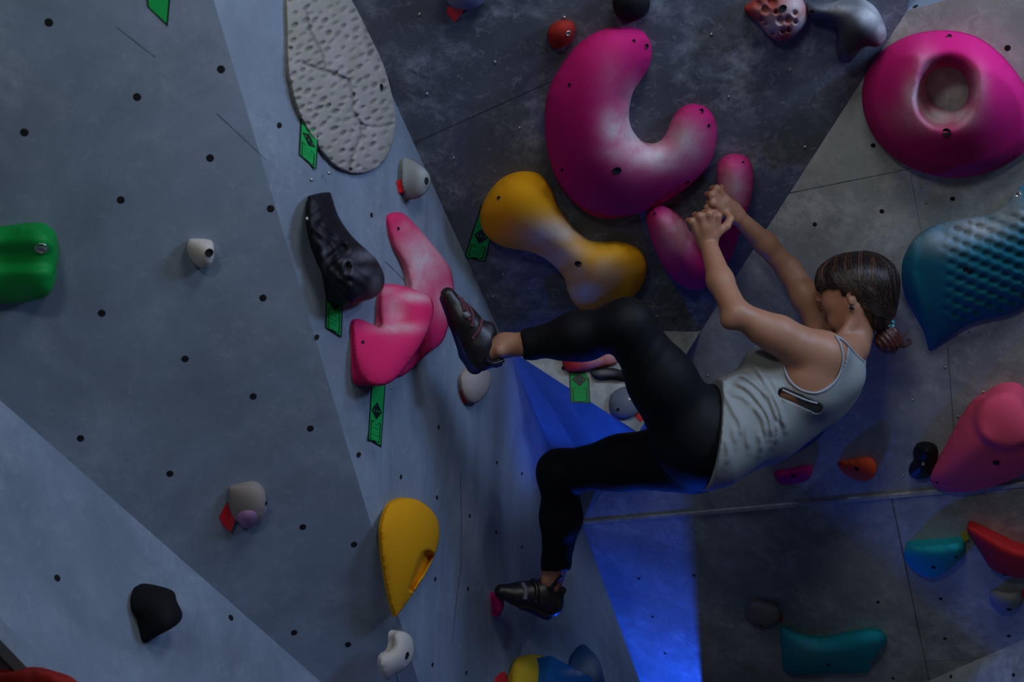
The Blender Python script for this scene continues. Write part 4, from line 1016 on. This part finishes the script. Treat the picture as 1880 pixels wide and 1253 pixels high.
for i in range(420):     # swept from the crown line back and down to the tie
    f0 = r3.uniform(-.095, .055); s = r3.choice([1, 1, 1, -1]); l0 = r3.uniform(.0, .03)
    a = hp(f0, s * l0, .13); endp = hp(-.085, s * .010, -.052)
    mid1 = hp(f0 * 1.05 - .005, s * .095 * (1 - .5 * ss(-f0, .05, .10)), .070 - r3.uniform(0, .03)); mid2 = hp(-.045 + f0 * .45 + r3.uniform(-.02, .02), s * .085 * (1 - .5 * ss(-f0, .05, .10)), r3.uniform(-.035, .03))
    cv = catmull([a, mid1, mid2, endp], 5, closed=False)
    P = [snap(p, .0006) for p in cv[:-1]]
    add_strand(P, .0015, .0007, 1 if (math.sin(f0 * 190 + 1) > .55 and r3.random() < .55) else 0)
for i in range(170):     # over the back of the head
    s = r3.choice([1, -1]); l0 = r3.uniform(0, .045); f0 = r3.uniform(-.075, -.02)
    cv = catmull([hp(f0, s * l0 * .5, .13), hp(-.12, s * l0 * 1.5, .085), hp(-.14, s * l0 * 1.4, .02), hp(-.10, s * .012, -.050)], 5, closed=False)
    add_strand([snap(p, .0006) for p in cv[:-1]], .0015, .0008, 1 if (math.sin(l0 * 260) > .6 and r3.random() < .5) else 0)
for i in range(90):      # gathered from behind the ear to the tie
    s = r3.choice([1, 1, -1]); u0 = r3.uniform(-.075, .0)
    cv = catmull([hp(-.022 + .1 * u0, s * .09, u0), hp(-.045, s * .085, u0 * .8 - .012), hp(-.075, s * .05, u0 * .5 - .035), hp(-.090, s * .01, -.055)], 4, closed=False)
    add_strand([snap(p, .0006) for p in cv[:-1]], .0014, .0008, 0)
for i in range(120):      # fringe
    l = r3.uniform(-.055, .062); f1 = .085 - 9 * l * l
    a = hp(.02, l * .45, .13); b = hp(.075, l * .9, .09); c = hp(.10 - 10 * l * l, l, .050); e = hp(.100 - 11 * l * l, l * 1.02, .034 - r3.uniform(0, .010))
    P = [snap(p, .0008) for p in catmull([a, b, c, e], 4, closed=False)]
    add_strand(P, .0016, .0007, 1 if r3.random() < .3 else 0)
for i in range(26):      # lock in front of the ear
    f = r3.uniform(.012, .030); P = [snap(p, .0004) for p in catmull([hp(f + .004, .08, .045), hp(f, .085, .020), hp(f - .004, .08, -.002)], 5, closed=False)]
    add_strand(P, .0013, .0005, 0)
for i in range(7):       # loose wisps
    x = r3.uniform(-.02, .05); P = [snap(p, .004) for p in catmull([hp(x, .02, .13), hp(x - .01, .09, .08), hp(x - .03 + .02 * r3.random(), .09, .03), hp(x - .02, .085, -.01 + .02 * r3.random())], 5, closed=False)]
    add_strand(P, .0006, .0004, 1)
mk('hair_strands', V, Fc, None, hairo, mats=[M['hair'], M['hairb']], mat_idx=idx)
TIE = Wn(1624, 592, 3.16)
V, Fc, idx = [], [], []
pt_pr = [RC(TIE, Wn(1632, 612, 3.16), .016, .026, .02), EL(Wn(1628, 626, 3.16), (.034, .030, .032), k=.02), EL(Wn(1646, 630, 3.16), (.018, .018, .016), k=.015)]
pony = blobmesh('ponytail', pt_pr, .0035, M['hairr'], post=lambda P, F: F + .0022 * np.sin(P[:, 0] * 420 + P[:, 2] * 300) , it=1)
for i in range(90):
    a = r3.uniform(0, 2 * math.pi); ro = r3.uniform(.6, 1.1); rr = .028 * ro
    s0 = TIE + np.array([math.cos(a) * .010, math.sin(a) * .012, -.004])
    c = Wn(1630, 622, 3.16); m1 = c + np.array([math.cos(a) * rr, math.sin(a) * rr, .010]); m2 = c + np.array([math.cos(a + .7) * rr * 1.05, math.sin(a + .7) * rr, -.018])
    e = Wn(r3.uniform(1610, 1650), r3.uniform(634, 652), 3.16 + r3.uniform(-.02, .02))
    add_strand(catmull([s0, m1, m2, e], 5, closed=False), .0016, .0006, 1 if r3.random() < .35 else 0)
for i in range(16):      # curled tips to the right
    dy = r3.uniform(-5, 6); d = 3.16 + r3.uniform(-.012, .012)
    add_strand(catmull([Wn(1640, 622 + dy, d), Wn(1655, 634 + dy, d), Wn(1668 + r3.uniform(-3, 3), 632 + dy * .5, d), Wn(1672, 626 + dy, d), Wn(1664, 624 + dy, d)], 4, closed=False), .0014, .0005, 0)
for i in range(6):
    d = 3.16; add_strand(catmull([Wn(1645, 615, d), Wn(1660, 614 + i, d), Wn(1668, 604 + i, d)], 4, closed=False), .0010, .0004, 0)
mk('ponytail_strands', V, Fc, None, pony, mats=[M['hairr'], M['hairb']], mat_idx=idx)
tp = []
for i in range(26):
    a = i / 26 * 2 * math.pi * 3; c = TIE + np.array([math.cos(a) * .022, math.sin(a) * .024, math.sin(a * 1.7) * .009 - math.cos(a) * .008]); tp.append(EL(c, (.0052, .0052, .0052), k=.002))
blobmesh('hair_tie', tp, .002, M['tie'], it=1)
# ---- leggings
def leg_post(P, F):
    x, y = px_of(P)
    cutn = (958 - x) / F_PX * 3.08 + .004 * np.sin(y * .1)      # near ankle hem, only for the raised leg
    cutf = (y - 1049) / F_PX * 3.64
    F = np.where(y < 720, np.maximum(F, cutn), np.maximum(F, cutf))
    wr_ = .0018 * np.sin(x * .20 + y * .13) * np.exp(-(((x - 1160) / 70) ** 2 + ((y - 650) / 40) ** 2)) + .0016 * np.sin(x * .16 - y * .22) * np.exp(-(((x - 1060) / 45) ** 2 + ((y - 890) / 40) ** 2))
    return F + wr_
leggings = blobmesh('leggings', legs + glute + torso[2:3] + torso[4:5], .006, M['leg'], off=.003, post=lambda P, F: np.maximum(leg_post(P, F), ((P - Wn(1345, 760, 3.17)) @ nrm([.86, 0, .35]))), it=3)
# ---- tank top
hemn = nrm(np.cross(Wn(1308, 716, 3.1) - Wn(1284, 890, 3.1), [0, 1, 0])) 
hem_c = Wn(1296, 800, 3.17)
if hemn[0] < 0: hemn = -hemn
shirt_pr = torso + [RC(Wn(1395, 756, 3.10), Wn(1300, 806, 3.08), .104, .128, .05), RC(Wn(1395, 756, 3.24), Wn(1300, 806, 3.28), .104, .130, .05), RC(Wn(1480, 715, 3.17), Wn(1400, 775, 3.17), .110, .110, .05),
                    RC(Wn(1340, 840, 3.17), Wn(1296, 872, 3.17), .045, .030, .05), RC(Wn(1402, 672, 3.12), Wn(1405, 668, 3.24), .050, .050, .03)]
def ridge(pts, r, k=.016):
    return (pts, r, k)
FOLDS = [([(1318, 712), (1332, 700), (1360, 689), (1393, 712), (1415, 736)], 1.0), ([(1383, 668), (1398, 690), (1417, 723), (1431, 752), (1441, 790)], 1.0), ([(1396, 680), (1406, 712), (1424, 760), (1431, 780)], .9),
         ([(1322, 714), (1338, 738), (1350, 761), (1360, 780), (1360, 806)], .8), ([(1380, 742), (1402, 772), (1405, 806)], .9), ([(1345, 700), (1370, 712), (1392, 735), (1412, 768), (1417, 806)], 1.0),
         ([(1345, 778), (1352, 820)], .7), ([(1366, 768), (1376, 830)], .7), ([(1370, 682), (1395, 706), (1410, 730)], .8), ([(1333, 722), (1362, 728), (1384, 748)], .7), ([(1425, 700), (1436, 722), (1440, 745)], .6), ([(1318, 760), (1322, 810), (1312, 860)], .5), ([(1392, 790), (1398, 815), (1394, 835)], .7), ([(1330, 800), (1338, 835), (1330, 858)], .6), ([(1358, 700), (1388, 722), (1400, 742)], .7), ([(1410, 690), (1424, 712), (1432, 735)], .6), ([(1350, 690), (1335, 704), (1322, 722)], .6), ([(1425, 770), (1428, 800), (1420, 820)], .8)]
def shirt_post(P, F):
    x, y = px_of(P); q2 = np.stack([x, y], 1)
    rg = np.zeros(len(P))
    for ln, s in FOLDS:
        cv = catmull(ln, 5, closed=False); d = pdist(q2, cv); L = np.linalg.norm(cv[-1] - cv[0]) + 1
        en = np.minimum(np.linalg.norm(q2 - cv[0], axis=1), np.linalg.norm(q2 - cv[-1], axis=1)); fade = ss(en, 0, 16) * .75 + .25
        rg = np.maximum(rg, s * fade * np.exp(-(d / 5.4) ** 2))
    F = F - .0105 * rg * (P[:, 1] < 3.2)
    F = np.maximum(F, -((P - hem_c) @ hemn))
    sidev = np.abs(P[:, 1] - 3.17)
    # near armhole
    ca = np.array((1497, 652)); r = np.sqrt(((x - 1497) * .80 + (y - 655) * .25) ** 2 / 46.0 ** 2 + ((y - 655) * .95 - (x - 1497) * .15) ** 2 / 66.0 ** 2)
    F = np.where(P[:, 1] < 3.15, np.maximum(F, (1 - r) * .07), F)
    # far armhole
    r2_ = np.sqrt(((x - 1500) / 45.0) ** 2 + ((y - 610) / 55.0) ** 2); F = np.where(P[:, 1] > 3.24, np.maximum(F, (1 - r2_) * .07), F)
    # everything toward the neck and arms
    nk_ = np.linalg.norm(P - Wn(1560, 606, 3.165), axis=1); F = np.maximum(F, .062 - nk_)
    F = np.where(x > 1526, np.maximum(F, ((x - 1537) * .67 - (y - 618) * .74) * .0015), F)
    # open back slit showing the bra
    sl = np.abs(pdist(q2, [(1437, 722), (1462, 732), (1500, 750)])); F = np.where(P[:, 1] < 3.16, np.maximum(F, (9 - sl) * .0015), F)
    return F
top = blobmesh('tank_top', shirt_pr, .0034, M['shirt'], off=.007, post=shirt_post, it=1)
def bra_post(P, F):
    x, y = px_of(P); return np.maximum(F, np.maximum(-((P - Wn(1432, 725, 3.17)) @ nrm([.86, 0, .5])), (P - Wn(1500, 700, 3.17)) @ nrm([.86, 0, .5]) - .01))
def bra2(P, F):
    F = bra_post(P, F); x, y = px_of(P); r = np.sqrt(((x - 1497) * .80 + (y - 655) * .25) ** 2 / 50.0 ** 2 + ((y - 655) * .95 - (x - 1497) * .15) ** 2 / 70.0 ** 2)
    return np.where(P[:, 1] < 3.15, np.maximum(F, (1 - r) * .07), F)
blobmesh('sports_bra', torso + [RC(Wn(1395, 756, 3.10), Wn(1380, 770, 3.10), .098, .10, .05)], .006, M['bra'], off=.0035, post=bra2)
# piped edge of the armhole: march rays onto the shirt
def surf(prims, px, py, off=0.0, d0=2.6, d1=3.9):
    t = np.linspace(d0, d1, 1301); ray = np.array([(px - CX) / F_PX, 1, -(py - CY) / F_PX]); P = np.array([0, 0, CAMZ]) + ray * t[:, None]
    F = field(prims, P, off); k = np.argmax(F < 0)
    return P[k] if F[k] < 0 else None
def piping(name, line, r, mat, prims, off, parent):
    pts = [surf(prims, x, y, off) for x, y in catmull(line, 5, closed=False)]; pts = [p for p in pts if p is not None]
    if len(pts) < 3: return
    V, Fc = [], []; tube(V, Fc, pts, r, r, 6); mk(name, V, Fc, mat, parent)
piping('armhole_binding', [(1440, 655), (1441, 680), (1452, 702), (1472, 717), (1498, 722), (1522, 712), (1540, 690), (1548, 660), (1543, 632), (1534, 617)], .0034, M['trimcloth'], shirt_pr, .007, top)
piping('neck_binding', [(1536, 618), (1550, 627), (1563, 642), (1576, 656), (1586, 664)], .0034, M['trimcloth'], shirt_pr, .007, top)
piping('back_seam', [(1436, 716), (1460, 727), (1482, 736), (1500, 741)], .0030, M['trimcloth'], shirt_pr, .007, top)
# far shoulder strap loop standing proud of the back of the neck
V, Fc = [], []; tube(V, Fc, catmull([Wn(1560, 640, 3.08), Wn(1578, 664, 3.10), Wn(1588, 662, 3.18), Wn(1584, 640, 3.24), Wn(1572, 622, 3.28)], 6, closed=False), .0042, .0042, 6)
mk('shoulder_strap', V, Fc, M['trimcloth'], top)
# ---- shoes
def shoe(name, pr, sole, straps, label):
    o = blobmesh(name, pr, .0035, M['shoe'], it=2)
    blobmesh('sole', sole, .0035, M['sole'], o, it=2)
    for nm, ln, r, mt in straps: piping(nm, ln, r, M[mt], pr, .0005, o)
    return o
spr = [RC(Wn(822, 541, 3.06), Wn(850, 585, 3.075), .020, .034, .02), RC(Wn(850, 585, 3.075), Wn(878, 636, 3.09), .035, .040, .02), RC(Wn(878, 636, 3.09), Wn(880, 660, 3.09), .040, .034, .02), RC(Wn(868, 600, 3.08), Wn(895, 620, 3.09), .030, .030, .02),
       RC(Wn(884, 655, 3.09), Wn(912, 664, 3.09), .030, .018, .015), RC(Wn(886, 612, 3.09), Wn(898, 602, 3.09), .022, .016, .015), EL(Wn(930, 628, 3.075), (.040, .040, .036), k=.004, sub=True)]
shoe('climbing_shoe', spr, [RC(Wn(816, 548, 3.065), Wn(836, 590, 3.08), .014, .020, .01), RC(Wn(836, 590, 3.08), Wn(858, 650, 3.09), .020, .022, .01), RC(Wn(858, 650, 3.09), Wn(872, 672, 3.09), .022, .024, .01)],
     [('strap', [(846, 548), (856, 566), (862, 588)], .0058, 'strap'), ('strap', [(858, 560), (868, 578), (866, 600)], .0058, 'strap'), ('buckle', [(852, 576), (860, 582)], .009, 'strapgrey'), ('strap', [(884, 588), (880, 604), (868, 622)], .0065, 'strap'), ('strap', [(838, 542), (848, 556), (852, 572)], .0045, 'strap'),
      ('pull_loop', [(890, 660), (905, 668), (920, 664), (935, 655)], .006, 'shoe')], '')
fpr = [RC(Wn(921, 1087, 3.635), Wn(955, 1092, 3.65), .024, .036, .02), RC(Wn(955, 1092, 3.65), Wn(1000, 1100, 3.66), .037, .046, .02), RC(Wn(1000, 1100, 3.66), Wn(1010, 1108, 3.66), .045, .044, .02), RC(Wn(980, 1084, 3.65), Wn(998, 1082, 3.65), .032, .034, .02),
       RC(Wn(1015, 1095, 3.665), Wn(1032, 1085, 3.67), .030, .014, .015), EL(Wn(1014, 1052, 3.645), (.046, .05, .042), k=.004, sub=True)]
shoe('climbing_shoe', fpr, [RC(Wn(925, 1094, 3.64), Wn(960, 1112, 3.65), .012, .014, .01), RC(Wn(960, 1112, 3.65), Wn(1005, 1130, 3.66), .014, .018, .01)],
     [('strap', [(960, 1073), (966, 1085), (964, 1100)], .008, 'strapgrey'), ('strap', [(978, 1066), (986, 1082), (984, 1105)], .009, 'shoe'), ('heel_tab', [(1008, 1084), (1022, 1072), (1032, 1060)], .009, 'shoe')], '')
piping('ankle_strap', [(1006, 1088), (1014, 1077), (1022, 1067), (1031, 1058)], .0065, M['shoe'], legs + feetb, .0, PERSON)
